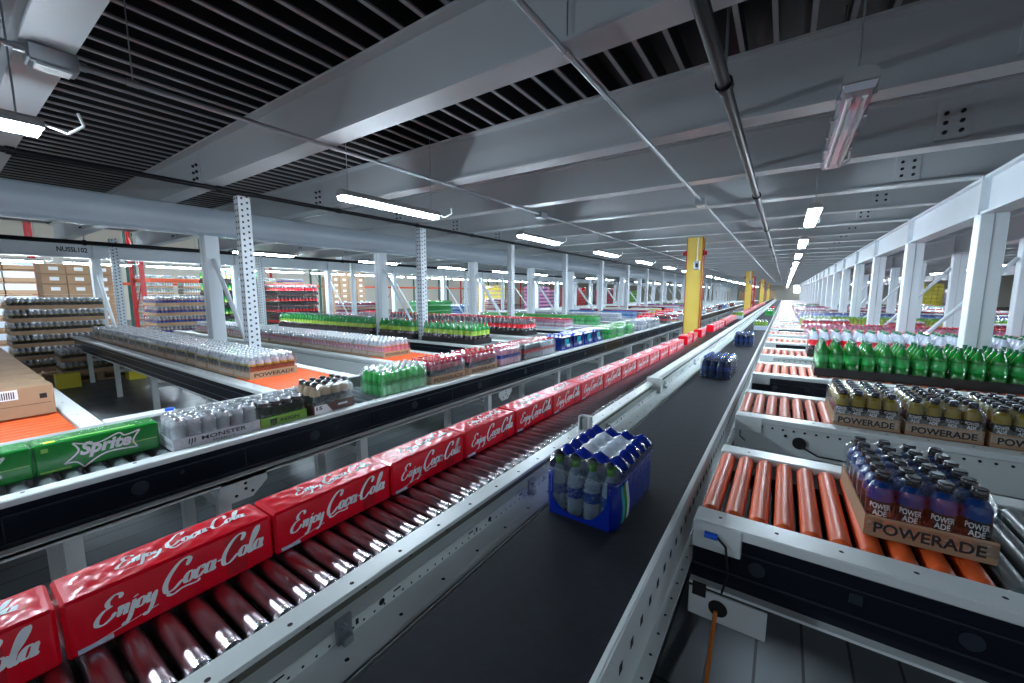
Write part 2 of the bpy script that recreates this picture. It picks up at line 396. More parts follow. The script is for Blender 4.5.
def make_box_column(h=.93):
    t = thing('steel_column', '', 'column')
    b = MB().bbox(-.118, .118, -.10, .10, ZF, h, .008); b.build('shaft', 'paint_white', t)
    q = MB().box(-.006, .002, -.104, -.0985, ZF, h); q.build('seam', 'steel', t)
    MB().box(-.2, .2, -.18, .18, ZF, ZF+.025).build('base_plate', 'paint_white', t)
    return t
def make_perf_post(h=1.36):
    t = thing('perforated_post', '', 'post')
    b = MB().box(-.07, .07, -.085, -.075, ZF, h).box(.06, .07, -.085, .07, ZF, h).box(-.07, -.06, -.085, .07, ZF, h)
    b.box(-.07, -.03, .06, .07, ZF, h).box(.03, .07, .06, .07, ZF, h)
    z = ZF+.1
    def hl(*a): b.box(*a, 1)
    while z < h-.03:
        hl(.0695, .0715, -.055, -.03, z-.014, z+.014); hl(.0695, .0715, .015, .04, z+.016, z+.044)
        hl(-.045, -.02, -.0865, -.0845, z-.014, z+.014); hl(.02, .045, -.0865, -.0845, z-.014, z+.014)
        z += .082
    b.build('post_channel', ['paint_white', 'hole_black'], t)
    MB().box(-.14, .14, -.14, .14, ZF, ZF+.02).build('base_plate', 'paint_white', t)
    return t
col = make_box_column(); pp = make_perf_post()
def brace(p0, p1, label, group):
    o = MB().tube(p0, p1, .035, 4).build('diagonal_brace', 'paint_white'); tag(o, label, 'brace', group)
NR = 22
for k in range(NR):
    y = 7.24+3.4*(k-1)
    if k == 0: y = 7.24-3.4
    if k > 0:
        place(col, USED, (1.97, y, 0), 0, f'white box column in the right hand row under the girder, {nth(k-1)} from the camera', 'box columns of the right row')
        place(col, USED, (3.4, y, 0), 0, f'white box column behind the right hand row, {nth(k-1)} of the second row', 'box columns of the second right row')
        if k < 12: brace((3.27, y, .60), (2.10, y, -1.0), f'slanting white brace between right hand columns, {nth(k-1)} from the camera', 'braces between right columns')
for k in range(NR):
    y = 2.75+3.4*k
    place(pp, USED, (-6.5, y-.05, 0), 0, f'white perforated rack post in front of the left girder, {nth(k)} from the camera', 'perforated posts of the left row')
    place(col, USED, (-7.95, y, 0), 0, f'white box column under the left girder, {nth(k)} from the camera', 'box columns of the left row')
    if k < 12: brace((-7.82, y, .55), (-6.58, y, -1.1), f'slanting white brace of the left columns, {nth(k)} from the camera', 'braces of the left columns')
    if k < 14:
        place(pp, USED, (-14.2, y+.1, 0), 0, f'white perforated post of the far left row, {nth(k)} from the camera', 'perforated posts of the far left row')
        place(col, USED, (-15.75, y, 0), 0, f'white box column of the far left row, {nth(k)} from the camera', 'box columns of the far left row')
        if k < 8: brace((-15.65, y, .55), (-14.3, y, -1.1), f'slanting white brace of the far left row, {nth(k)} from the camera', 'braces of the far left row')

# yellow building columns standing between the conveyors
def make_yellow():
    t = thing('yellow_column', '', 'column')
    b = MB().box(-.18, .18, -.14, -.12, ZF, 1.38).box(-.18, .18, .12, .14, ZF, 1.38).box(-.015, .015, -.12, .12, ZF, 1.38)
    b.box(-.14, .14, -.155, -.14, ZF, 1.38)
    b.build('h_section', 'yellow', t)
    MB().box(-.19, -.178, -.15, -.11, ZF, 1.38).box(.178, .19, -.15, -.11, ZF, 1.38).box(-.19, -.178, .11, .15, ZF, 1.38).box(.178, .19, .11, .15, ZF, 1.38).build('edge_guard', 'red_paint', t)
    f = MB().bbox(.0, .14, -.20, -.155, .58, .80, .01).build('switch_box', 'steel', t)
    MB().box(.04, .10, -.21, -.20, .64, .74).build('switch', 'ink_black', f)
    MB().tube((.07, -.17, .8), (.07, -.17, 1.38), .014, 8).build('conduit', 'rail_white', t)
    for sx in (-1, 1):
        MB().tube((sx*.20, -.08, 1.0), (sx*.28, -.08, 1.0), .05, 12).box(min(sx*.18, sx*.22), max(sx*.18, sx*.22), -.14, -.02, .93, 1.07).build('alarm_beacon', 'red_paint', t)
    return t
yc = make_yellow()
for k, y in enumerate((11.2, 29.8, 48.4, 67.0)):
    place(yc, USED, (-1.95, y, 0), 0, 'yellow steel column with '+['red beacons standing beside the soda cartons, nearest of four', 'red edges, second from the camera', 'red edges, third from the camera', 'red edges, farthest from the camera'][k])
rp = thing('rack_upright', 'dark red rack upright beyond the second yellow column', 'rack', (-2.35, 38, 0))
MB().box(-.12, .0, -.1, .1, ZF, 1.3).box(.22, .34, -.1, .1, ZF, 1.3).box(0, .22, -.05, .05, .2, .35).box(0, .22, -.05, .05, -.8, -.65).build('frame', 'red_paint', rp)

# ------------------------------------------------------------ pipes and conduits
def pipe(name, x, z, r, m, label, cat, y0, y1, rings=(), x2=None):
    t = thing(name, label, cat, (0, 0, 0)); x2 = x if x2 is None else x2
    MB().tube((x, y0, z), (x2, y1, z), r, 12).build('pipe_run', m, t)
    for y in rings:
        f = (y-y0)/(y1-y0); xx = x+(x2-x)*f
        MB().tube((xx, y-.03, z), (xx, y+.03, z), r*1.35, 12).build('coupling', m, t)
        MB().tube((xx, y, z+r), (xx, y, 1.9), r*.25, 6).build('hanger', 'steel', t)
pipe('sprinkler_pipe', -.395, 1.27, .038, 'pipe_black', 'thick black sprinkler pipe running overhead along the aisle', 'pipe', -1.5, 80, [2.9, 6.3, 9.7, 13.1, 16.5, 19.9])
pipe('electrical_conduit', -1.12, 1.355, .017, 'steel', 'thin steel conduit overhead just left of the black pipe', 'conduit', -1.5, 60, [2.2, 3.95, 5.65, 7.3])
pipe('electrical_conduit', -3.58, 1.345, .017, 'steel', 'thin steel conduit above the hanging lamps on the left', 'conduit', -1.5, 60, [.9, 2.3, 4.0, 5.7, 7.4])
pipe('sprinkler_pipe', -6.18, 1.345, .03, 'pipe_black', 'black sprinkler pipe on the left before the perforated posts', 'pipe', -1.5, 60, [.6, 2.3, 4.0, 5.7, 7.4, 9.1])
pipe('sprinkler_pipe', -14.0, 1.2, .05, 'pipe_black', 'black sprinkler pipe along the far left girder', 'pipe', -1.5, 60, [2.3, 5.7, 9.1])
for x, y, lab in ((-3.58, .55, 'galvanized junction box under the nearest cross beam, upper left'), (-1.12, 6.6, 'grey junction box on the conduit beside the black pipe'), (-3.58, 6.15, 'grey junction box on the left conduit near the second lit lamp')):
    t = thing('junction_box', lab, 'junction box', (x, y, 1.33))
    MB().bbox(-.07, .07, -.1, .1, -.05, .045, .008).build('box_body', 'steel', t)
    MB().box(-.05, .05, -.07, .07, -.062, -.05).build('cover', 'rail_white', t)
    for q_ in (-.14, .1): MB().tube((0, q_, .015), (0, q_+.04, .015), .026, 8).build('fitting', 'steel', t)

# ------------------------------------------------------------ lamps
def make_lamp(lit):
    t = thing('hanging_lamp', '', 'lamp')
    L = .70 if lit else .76
    pr = [(-.072, 0), (-.064, .04), (-.03, .065), (.03, .065), (.064, .04), (.072, 0)]
    b = MB(); n = len(pr)
    b.add([(x, -L, z) for x, z in pr]+[(x, L, z) for x, z in pr], [(i, i+1, n+i+1, n+i) for i in range(n-1)]+[tuple(range(n)), tuple(range(n, 2*n))[::-1], (0, n, 2*n-1, n-1)], 0)
    b.build('housing', 'lamp_body', t)
    pr = [(-.066, 0), (-.055, -.036), (.055, -.036), (.066, 0)]
    b = MB(); n = 4; l = L-.02
    b.add([(x, -l, z) for x, z in pr]+[(x, l, z) for x, z in pr], [(i, i+1, n+i+1, n+i) for i in range(n-1)]+[tuple(range(n)), tuple(range(n, 2*n))[::-1]], 0)
    ln = b.build('lens', 'lens_on' if lit else 'lens_off', t)
    if not lit:
        MB().tube((-.03, -l+.08, -.0385), (-.03, l-.08, -.0385), .012, 8).tube((.03, -l+.08, -.0385), (.03, l-.08, -.0385), .012, 8).build('tube', 'ink_white', ln)
        for i in range(5):
            for sx in (-1, 1): MB().box(sx*.073-.007, sx*.073+.007, -.6+.3*i-.02, -.6+.3*i+.02, -.02, .02).build('clip', 'steel', t)
    for y in (-.6, .6): MB().tube((0, y, .06), (0, y, 1.07), .005, 5).build('hanger_wire', 'steel', t)
    MB().path([(0, L, .04), (.05, L+.1, .0), (.12, L+.16, .05), (.12, L+.14, .12)], .008, 6).build('power_cable', 'ink_white', t)
    return t
l_on = make_lamp(True); l_off = make_lamp(False)
place(l_off, USED, (.23, 3.36, 1.0), 0, 'unlit long lamp with clear cover hanging overhead by the aisle')
for k in range(1, 24):
    place(l_on, USED, (.23, 3.36+3.4*k, 1.0), 0, f'lit tube lamp above the aisle, {nth(k-1)} beyond the unlit one', 'lit lamps over the aisle')
for k in range(-1, 23):
    place(l_on, USED, (-3.87, 3.22+3.4*k, 1.0), 0, f'lit tube lamp of the left hanging row, {nth(k+1)} from the camera', 'lit lamps over the left conveyor')
for X, nn, w_ in ((-10.8, 22, 'between the left girder and the far left one'), (-16.5, 20, 'beyond the far left girder'), (6.2, 22, 'right of the second column row')):
    for k in range(nn):
        place(l_on, USED, (X, (4.9+3.4*k if X > -16 else 1.2+1.75*k), .97 if X > -16 else .84), 0, f'lit tube lamp {w_}, {nth(k)} from the camera', 'lit lamps '+w_)
for i, (X, Y) in enumerate([(-21, 2), (-21, 8), (-21, 14), (-21, 21), (-21, 29), (-21, 38), (-21, 48), (-21, 60), (-31, 5), (-31, 14), (-31, 24), (-31, 36), (-31, 50), (18, 14), (18, 26), (18, 38), (18, 50), (18, 64), (26, 34)]):  # unseen roof lamps, added to brighten the storage on both sides
    t = thing('bay_fill_light', f'added square fill lamp under the brown roof, {nth(i)} from the left front', 'lamp', (X, Y, 4.0 if X > 0 else 4.9), 0, 'added bay fill lamps')
    MB().bbox(-.6, .6, -.6, .6, 0, .15, .03).build('housing', 'lamp_body', t); MB().box(-.55, .55, -.55, .55, -.03, 0).build('lens', 'lens_on', t); MB().tube((0, 0, .15), (0, 0, .32 if X < 0 else .22), .03, 8).build('pendant_rod', 'steel', t)

# ------------------------------------------------------------ conveyors
def roller(p0, p1, r, mats, n=12, capr=.6):
    b = MB(); p0 = Vector(p0); p1 = Vector(p1); d = (p1-p0).normalized()
    b.tube(p1-d*.032, p1-d*.012, r*.98, n, 1, False)
    b.tube(p0+d*.02, p1-d*.02, r*.97, n, 0, False); b.tube(p0, p0+d*.02, r*.75, n, 1, True, r*.97); b.tube(p1-d*.02, p1, r*.97, n, 1, True, r*.75)
    b.tube(p0-d*.03, p0, r*.3, 6, 1).tube(p1, p1+d*.03, r*.3, 6, 1)
    return b.mesh('roller', mats)

# --- belt and the roller line beside it
ZB = -1.05; ZC = -.97
t = thing('belt_conveyor', 'wide black belt conveyor down the middle carrying blue water packs', 'conveyor', (0, 0, 0))
MB().box(-.90, -.335, -2.4, 73, ZB-.012, ZB, 0).box(-.90, -.335, -2.4, 73, ZB-.16, ZB-.15, 0).build('belt', 'belt_black', t)
b = MB().box(-.345, -.328, -2.4, 73, -1.27, -1.0).box(-.345, -.285, -2.4, 73, -1.285, -1.265); b.box(-.350, -.335, -2.4, 73, -1.012, -.998)
y = -2.2
while y < 26:
    b.box(-.3279, -.3265, y-.013, y+.013, -1.12, -1.09, 1); b.disc((-.305, y+.05, -1.2645), (0, 0, 1), .006, 8, 1); y += .105
b.build('side_rail', ['rail_white', 'hole_black'], t)
for y in [-.4+2.9*i for i in range(26)]:
    MB().box(-.34, -.29, y, y+.08, ZF, -1.27).box(-.918, -.902, y, y+.08, ZF, -1.12).box(-.915, -.30, y+.02, y+.06, -1.5, -1.44).build('leg', 'rail_white', t)

t = thing('roller_conveyor', 'roller conveyor with steel rollers carrying the red soda cartons', 'conveyor', (0, 0, 0))
b = MB().bbox(-1.172, -1.083, -2.4, 73, -.968, -.950, .004).box(-1.066, -1.058, -2.4, 73, -1.10, -1.02).box(-1.125, -1.058, -2.4, 73, -1.022, -1.018).box(-1.066, -.926, -2.4, 73, -1.074, -1.064).box(-.934, -.924, -2.4, 73, -1.11, -1.064)
b.box(-1.172, -1.160, -2.4, 73, -1.12, -.962); b.box(-1.125, -1.117, -2.4, 73, -1.02, -.965, 1)
rl = b.build('side_rail', ['rail_white', 'recess_grey'], t)
q = MB(); y = -2.3; i = 0
while y < 30:
    q.disc((-1.115, y, -.9495), (0, 0, 1), .0075); q.disc((-1.1165, y+.05, -.995), (1, 0, 0), .008); q.disc((-.985, y+.09, -1.0635), (0, 0, 1), .007)
    for j in range(5): q.disc((-1.0575, y+.04*j, -1.052), (1, 0, 0), .0045, 8)
    if i % 3 == 0: q.disc((-1.0575, y+.07, -1.038), (1, 0, 0), .012); q.box(-1.0578, -1.0572, y-.03, y-.02, -1.05, -1.03)
    if i % 2: q.box(-1.0578, -1.0572, y+.12, y+.15, -1.036, -1.03)
    y += .2; i += 1
q.build('rail_holes', 'hole_black', rl)
for y in [.62, 1.72, 2.85, 4.6, 6.4]: MB().box(-1.058, -1.045, y-.02, y+.03, -1.064, -.985).box(-1.058, -1.025, y-.01, y+.02, -1.064, -1.04).tube((-1.05, y, -1.01), (-1.03, y, -1.01), .010, 8).build('clamp_bracket', 'steel', t)
MB().bbox(-1.165, -1.075, 4.35, 73, -.950, -.905, .006).box(-1.17, -1.02, 4.30, 4.36, -1.062, -.90).build('upper_rail', 'rail_white', t)
MB().box(-1.78, -1.75, -2.4, 73, -1.1, -.93).build('back_rail', 'rail_white', t)
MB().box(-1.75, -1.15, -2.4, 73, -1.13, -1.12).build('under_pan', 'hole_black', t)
rm = roller((-1.72, 0, ZC-.032), (-1.20, 0, ZC-.032), .032, ['roller_steel', 'can_top'], 16)
y = -.5
for i in range(100): link('roller', rm, t, (0, y, 0)); y += .074
bb = MB()
while y < 13:
    bb.tube((-1.72, y, ZC-.032), (-1.20, y, ZC-.032), .032, 8); y += .074
ro = bb.build('roller', 'roller_steel', t); ro['kind'] = 'stuff'
MB().box(-1.72, -1.19, 13, 73, ZC-.012, ZC).build('belt', 'belt_black', t)
for y in [-.3+2.9*i for i in range(26)]:
    MB().box(-1.78, -1.72, y, y+.08, ZF, -1.1).box(-1.14, -1.08, y, y+.08, ZF, -1.1).box(-1.78, -1.08, y+.02, y+.06, -1.6, -1.54).build('leg', 'rail_white', t)
# little sensor stands on the inner rail
for k, y in enumerate((2.56,)):
    s_ = thing('photo_sensor', 'small white sensor bracket on the rail between cartons and black belt', 'sensor', (-1.10, y, -.950))
    MB().box(-.04, .04, -.012, 0, 0, .095).box(-.04, -.03, -.06, 0, 0, .095).box(.03, .04, -.06, 0, 0, .095).build('bracket', 'rail_white', s_)
    MB().bbox(-.022, .022, -.045, -.012, .01, .08, .004).build('sensor_head', 'lamp_body', s_)

# --- left main conveyor
t = thing('roller_conveyor', 'long left hand conveyor with a dark navy side guard and mixed drink packs', 'conveyor', (0, 0, 0))
b = MB().bbox(-3.125, -3.03, -2.4, 73, -1.03, -.992, .006); lr = b.build('front_rail', 'rail_white', t)
q = MB(); y = -1.5
while y < 14: q.disc((-3.09, y, -.9915), (0, 0, 1), .009); y += .42
q.build('rail_holes', 'hole_black', lr)
gp = MB().box(-3.06, -3.035, -2.4, 73, -1.235, -1.03).build('side_guard', 'panel_navy', t)
q = MB().box(-3.035, -3.029, -2.4, 73, -1.075, -1.068).box(-3.035, -3.029, -2.4, 73, -1.215, -1.207)
y = -1.5
while y < 20:
    q.tube((-3.036, y, -1.13), (-3.031, y, -1.13), .04, 14); q.tube((-3.036, y+.2, -1.11), (-3.031, y+.2, -1.11), .012, 8); q.box(-3.035, -3.031, y+.55, y+.556, -1.2, -1.08); y += 1.05
q.build('guard_trim', 'panel_line', gp)
MB().box(-3.07, -2.985, -2.4, 73, -1.262, -1.24).box(-3.0, -2.985, -2.4, 73, -1.275, -1.245).build('lower_flange', 'rail_white', t)
MB().bbox(-3.86, -3.80, -2.4, 73, -1.12, -.90, .008).build('back_rail', 'lamp_body', t)
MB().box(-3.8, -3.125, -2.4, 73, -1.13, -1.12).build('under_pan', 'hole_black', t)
rm2 = roller((-3.77, 0, -1.038), (-3.15, 0, -1.038), .038, ['roller_grey', 'steel'])
y = -.6
for i in range(100): link('roller', rm2, t, (0, y, 0)); y += .0975
bb = MB()
while y < 40: bb.tube((-3.77, y, -1.034), (-3.15, y, -1.034), .033, 6); y += .0975
ro = bb.build('roller', 'roller_grey', t); ro['kind'] = 'stuff'
for k, y in enumerate([-1.1, .28, .97, 2.05, 3.9, 5.8, 7.7]+[9.6+1.9*i for i in range(24)]):
    MB().box(-3.09, -3.02, y, y+.07, ZF, -1.262).box(-3.8, -3.73, y, y+.07, ZF, -1.13).box(-3.8, -3.05, y+.015, y+.055, -1.45, -1.38).build('leg', 'rail_white', t)
for y in (.98, 4.1):
    g = MB(); P = [(0, 0), (.28, 0), (.28, -.06), (.18, -.15), (.05, -.15), (-.02, -.08)]
    g.add([(-3.0, y+a, -1.26+c) for a, c in P]+[(-2.985, y+a, -1.26+c) for a, c in P], [tuple(range(6)), tuple(range(6, 12))[::-1]]+[(i, (i+1) % 6, 6+(i+1) % 6, 6+i) for i in range(6)])
    gs = g.build('gusset_plate', 'rail_white', t)
    q = MB()
    for a, c in ((.14, -.04), (.14, -.08), (.08, -.11), (.18, -.11)): q.disc((-2.984, y+a, -1.26+c), (1, 0, 0), .011)
    q.build('bolts', 'hole_black', gs)

# --- storage lanes on both sides (they run along x)
LZ = -1.0
def lane(side, y0, x0, x1, front, rollers, label, n_ind=0, sect=None):
    """side +1 right, -1 left; x0 the end beside the main conveyors, x1 the far end"""
    t = thing('storage_lane', label, 'conveyor', (0, y0, 0)); a, c = min(x0, x1), max(x0, x1)
    rl = MB().bbox(a, c, 0, .135, LZ-.045, LZ-.0, .006).build('front_rail', 'rail_white', t)
    MB().bbox(a, c, .94, 1.07, LZ-.045, LZ, .006).box(a, c, 1.05, 1.06, LZ-.24, LZ-.045).build('back_rail', 'rail_white', t)
    q = MB(); x = a+.1; i = 0
    while x < min(c, a+9):
        q.disc((x, .07, LZ+.0006), (0, 0, 1), .0085, 8)
        if i % 3 == 0: q.disc((x+.05, 1.0, LZ+.0006), (0, 0, 1), .0085, 8)
        x += .21; i += 1
    q.build('rail_holes', 'hole_black', rl)
    if front == 'dark':
        p = MB().box(a, c, .03, .045, LZ-.29, LZ-.045).build('side_guard', 'panel_navy', t)
        q = MB().box(a, c, .024, .03, LZ-.115, LZ-.108).box(a, c, .024, .03, LZ-.225, LZ-.216)
        x = a+.25
        while x < min(c, a+8) and side > 0: q.tube((x, .03, LZ-.165), (x, .026, LZ-.165), .032, 14); q.box(x+.3, x+.34, .026, .03, LZ-.17, LZ-.13); x += .62
        q.build('guard_trim', 'panel_line', p)
        MB().box(a, c, (-.012 if side > 0 else .02), .05, LZ-.302, LZ-.29).build('lower_flange', 'rail_white', t)
    else:
        q = MB().box(a, c, .02, .035, LZ-.27, LZ-.045); x = a+.12
        while x < min(c, a+9): q.tube((x, .0205, LZ-.075), (x, .014, LZ-.075), .0085, 8, 1); x += .07
        xm = a+.44 if side > 0 else c-.55
        q.tube((xm-.09, .0205, LZ-.12), (xm-.09, .012, LZ-.12), .012, 8, 1)
        p = q.build('side_panel', ['rail_white', 'hole_black'], t)
        MB().tube((xm, .02, LZ-.16), (xm, .0, LZ-.16), .045, 16).build('motor_cap', 'hole_black', p)
        for pts, r_ in (([(xm+.03, .005, LZ-.19), (xm+.12, .0, LZ-.235), (xm+.3, .0, LZ-.235), (xm+.37, .0, LZ-.2)], .006),
                        ([(xm-.36, .012, LZ-.07), (xm-.40, .01, LZ-.12), (xm-.40, .01, LZ-.18), (xm-.36, .012, LZ-.215)], .004),
                        ([(xm+.5, .012, LZ-.07), (xm+.5, .01, LZ-.18), (xm+.46, .012, LZ-.235)], .004)):
            MB().path(pts, r_).build('cable', 'hole_black', p)
        MB().bbox(xm+.34, xm+.44, .0, .02, LZ-.2, LZ-.13, .004).build('control_module', 'steel', p)
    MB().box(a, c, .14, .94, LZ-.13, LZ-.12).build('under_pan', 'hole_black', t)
    k = 0; x = x0+side*.045; n = 0
    b2 = {}
    meshes = {}
    while abs(x-x1) > .05 and (x-x1)*side < 0:
        mk = rollers if sect is None else sect(abs(x-x0))
        if n < n_ind:
            if mk not in meshes: meshes[mk] = roller((0, .155, LZ-.041), (0, .93, LZ-.041), .041, [mk, mk], 16)
            link('roller', meshes[mk], t, (x, 0, 0))
        else: b2.setdefault(mk, MB()).tube((x, .155, LZ-.041), (x, .93, LZ-.041), .041, 8)
        x += side*.097; n += 1
    if b2:
        allb = MB(); ms = list(b2)
        for mi, mk in enumerate(ms): allb.add(b2[mk].v, b2[mk].f, mi, True)
        o = allb.build('roller', ms, t)
        if n_ind >= 90: o['kind'] = 'stuff'
    nl = 0; x = x0+side*(2.6 if side > 0 else 2.05)
    while (x-x1)*side < 0 and nl < 4:
        MB().box(x-.035, x+.035, .05, .12, ZF, LZ-.12).box(x-.035, x+.035, .98, 1.05, ZF, LZ-.12).box(x-.02, x+.02, .08, .98, LZ-.5, LZ-.44).build('leg', 'rail_white', t)
        x += side*2.2; nl += 1
    # end bracket beside the main conveyor
    xe = x0
    ep = MB().bbox(min(xe, xe+side*.19), max(xe, xe+side*.19), -.006, .03, LZ-.125, LZ-.002, .004).build('end_bracket', 'rail_white', t)
    if abs(y0-1.84) > .1 or side < 0: return t
    MB().tube((xe+side*.05, -.014, LZ-.05), (xe+side*.10, -.014, LZ-.05), .014, 10).build('connector', 'plug_blue', ep)
    MB().path([(xe+side*.10, -.014, LZ-.05), (xe+side*.135, -.02, LZ-.08), (xe+side*.15, -.02, LZ-.2), (xe+side*.13, -.01, LZ-.3)], .005).build('cable', 'rubber', ep)
    return t
LY = []
for k in range(20): LY += [1.84+3.93*k, 3.70+3.93*k]
LYL = [-2.09+0.0, -.23-.15]+LY
def first_sect(d):
    i = int(d/.097)
    return 'roller_orange' if i < 10 else 'roller_grey' if i < 14 else 'roller_orange' if i < 17 else 'roller_grey' if (i//4) % 2 else 'roller_orange'
for i, y0 in enumerate(LY):
    xr = min(10.5, .36*(y0+1)+2.2)
    if y0 > 68: break
    nm = nth(i)
    lane(1, y0, -.27, xr, 'dark' if i % 2 == 0 else 'white', 'roller_terra', f'white storage lane of terracotta rollers right of the belt, {nm} from the camera', 34 if i < 5 else 0, first_sect if i == 0 else None)
for i, y0 in enumerate(LYL):
    if y0 > 60: break
    xl = -13.6 if i > 1 else -12.5
    lane(-1, y0, -3.93, xl, 'dark' if i % 2 == 0 else 'white', 'roller_orange', f'storage lane with orange rollers left of the long conveyor, {nm if False else nth(i)} from the left front corner', 90 if i in (1, 2, 3) else 0, (lambda d: 'roller_orange' if d < 1.5 else 'roller_grey') if 1 < i < 4 else None if i < 2 else (lambda d: 'roller_grey'))
# bracket and orange strap under the first right hand lane
t = thing('strap_bracket', 'white plate with a round hole under the first right lane', 'bracket', (-.27, 1.83, -1.315))
MB().bbox(0, .30, -.006, .006, -.13, 0, .003).build('plate', 'rail_white', t)
b = MB().disc((.12, -.008, -.06), (0, -1, 0), .038, 20); b.build('hole', 'hole_black', t)
MB().box(.015, .07, -.012, -.004, -.03, .03).build('clip', 'hole_black', t)
o = MB().path([(-.155, 1.80, -1.375), (-.16, 1.79, -1.45), (-.185, 1.83, ZF+.01), (-.3, 1.6, ZF+.012), (-.9, .7, ZF+.012)], .0085, 8).build('orange_strap', 'orange_strap')
tag(o, 'thin orange cord hanging from the white bracket under the first lane', 'cord')
# lane end stop with blue sensor, left
t = thing('lane_end_bar', 'white cross bar with a blue tip beside the brown cartons', 'bracket', (-4.32, .72, -1.0))
MB().bbox(-.1, .12, -.02, .42, -.09, 0, .006).build('bar', 'rail_white', t)
MB().tube((.06, .36, 0), (.06, .36, .03), .03, 12).build('sensor', 'plug_blue', t)

# ------------------------------------------------------------ drink packs
COLS = []
for k in range(NR):
    COLS += [(1.97, 7.24+3.4*(k-1)), (3.4, 7.24+3.4*(k-1)), (-6.5, 2.7+3.4*k), (-7.95, 2.75+3.4*k)]
def blocked(x, y, hx, hy):
    return any(abs(x-a) < hx+.11 and abs(y-c) < hy+.10 for a, c in COLS)
def prof(kind):
    if kind == 'sport':   # r, z, band material index: 0 liquid 1 label 2 cap 3 clear
        r, h = .0445, .262; return [(r*.8, 0, 0), (r, .012, 0), (r*.97, .06, 0), (r, .075, 1), (r, .145, 0), (r*.93, .165, 3), (r*.95, .18, 3), (r*.75, .205, 3), (r*.42, .222, 2), (r*.55, .224, 2), (r*.55, h-.004, 2), (r*.45, h, 2)]
    if kind == 'water':
        r, h = .0405, .27; return [(r*.8, 0, 0), (r, .01, 0), (r*.93, .05, 0), (r, .095, 1), (r, .145, 0), (r*.9, .175, 0), (r*.6, .215, 0), (r*.36, .238, 2), (r*.45, .24, 2), (r*.45, h-.003, 2), (r*.38, h, 2)]
    if kind == 'twoL':
        r, h = .066, .42; return [(r*.7, 0, 0), (r, .025, 0), (r, .17, 1), (r*.96, .172, 1), (r*.96, .26, 3), (r*1.0, .275, 3), (r*.75, .33, 3), (r*.33, .385, 2), (r*.33, .39, 2), (r*.33, h-.004, 2), (r*.27, h, 2)]
    if kind == 'can':
        r, h = .0405, .2; return [(r*.75, 0, 0), (r, .012, 0), (r, .04, 1), (r, .15, 0), (r, .178, 2), (r*.8, .197, 2), (r*.78, h, 2), (r*.74, h-.006, 2)]
DIA = {'sport': .0915, 'water': .0835, 'twoL': .1365, 'can': .083}
HGT = {'sport': .262, 'water': .27, 'twoL': .42, 'can': .2}
def film_mesh(nx, ny, d, h, z0, inset=.0):
    """shrink film draped over the bottle tops, centred on the origin"""
    W, D = nx*d/2+.004, ny*d/2+.004; q = 4
    nX, nY = nx*q, ny*q; vs = []; fs = []
    for j in range(nY+1):
        for i in range(nX+1):
            x = -W+2*W*i/nX; y = -D+2*D*j/nY
            cx = (math.cos(2*math.pi*(x+nx*d/2)/d+math.pi)+1)/2; cy = (math.cos(2*math.pi*(y+ny*d/2)/d+math.pi)+1)/2
            z = h+.006-.040*(1-(.35+.65*cx)*cy)
            if i in (0, nX) or j in (0, nY): z = h-.05
            vs.append((x, y, z))
    idx = lambda i, j: j*(nX+1)+i
    for j in range(nY):
        for i in range(nX): fs.append((idx(i, j), idx(i+1, j), idx(i+1, j+1), idx(i, j+1)))
    ring = [idx(i, 0) for i in range(nX)]+[idx(nX, j) for j in range(nY)]+[idx(i, nY) for i in range(nX, 0, -1)]+[idx(0, j) for j in range(nY, 0, -1)]
    o = len(vs)
    for r in ring: vs.append((vs[r][0]*1.01, vs[r][1]*1.01, z0))
    n = len(ring)
    for k in range(n): fs.append((ring[k], ring[(k+1) % n], o+(k+1) % n, o+k))
    b = MB(); b.add(vs, fs, 0, True); return b
def tray_mb(nx, ny, d, h, slope=True):
    W, D = nx*d/2+.006, ny*d/2+.006; th = .006; b = MB()
    b.box(-W, W, -D, D, 0, th).box(-W, W, -D, -D+th, th, h).box(-W, W, D-th, D, th, h).box(-W, -W+th, -D+th, D-th, th, h).box(W-th, W, -D+th, D-th, th, h)
    return b
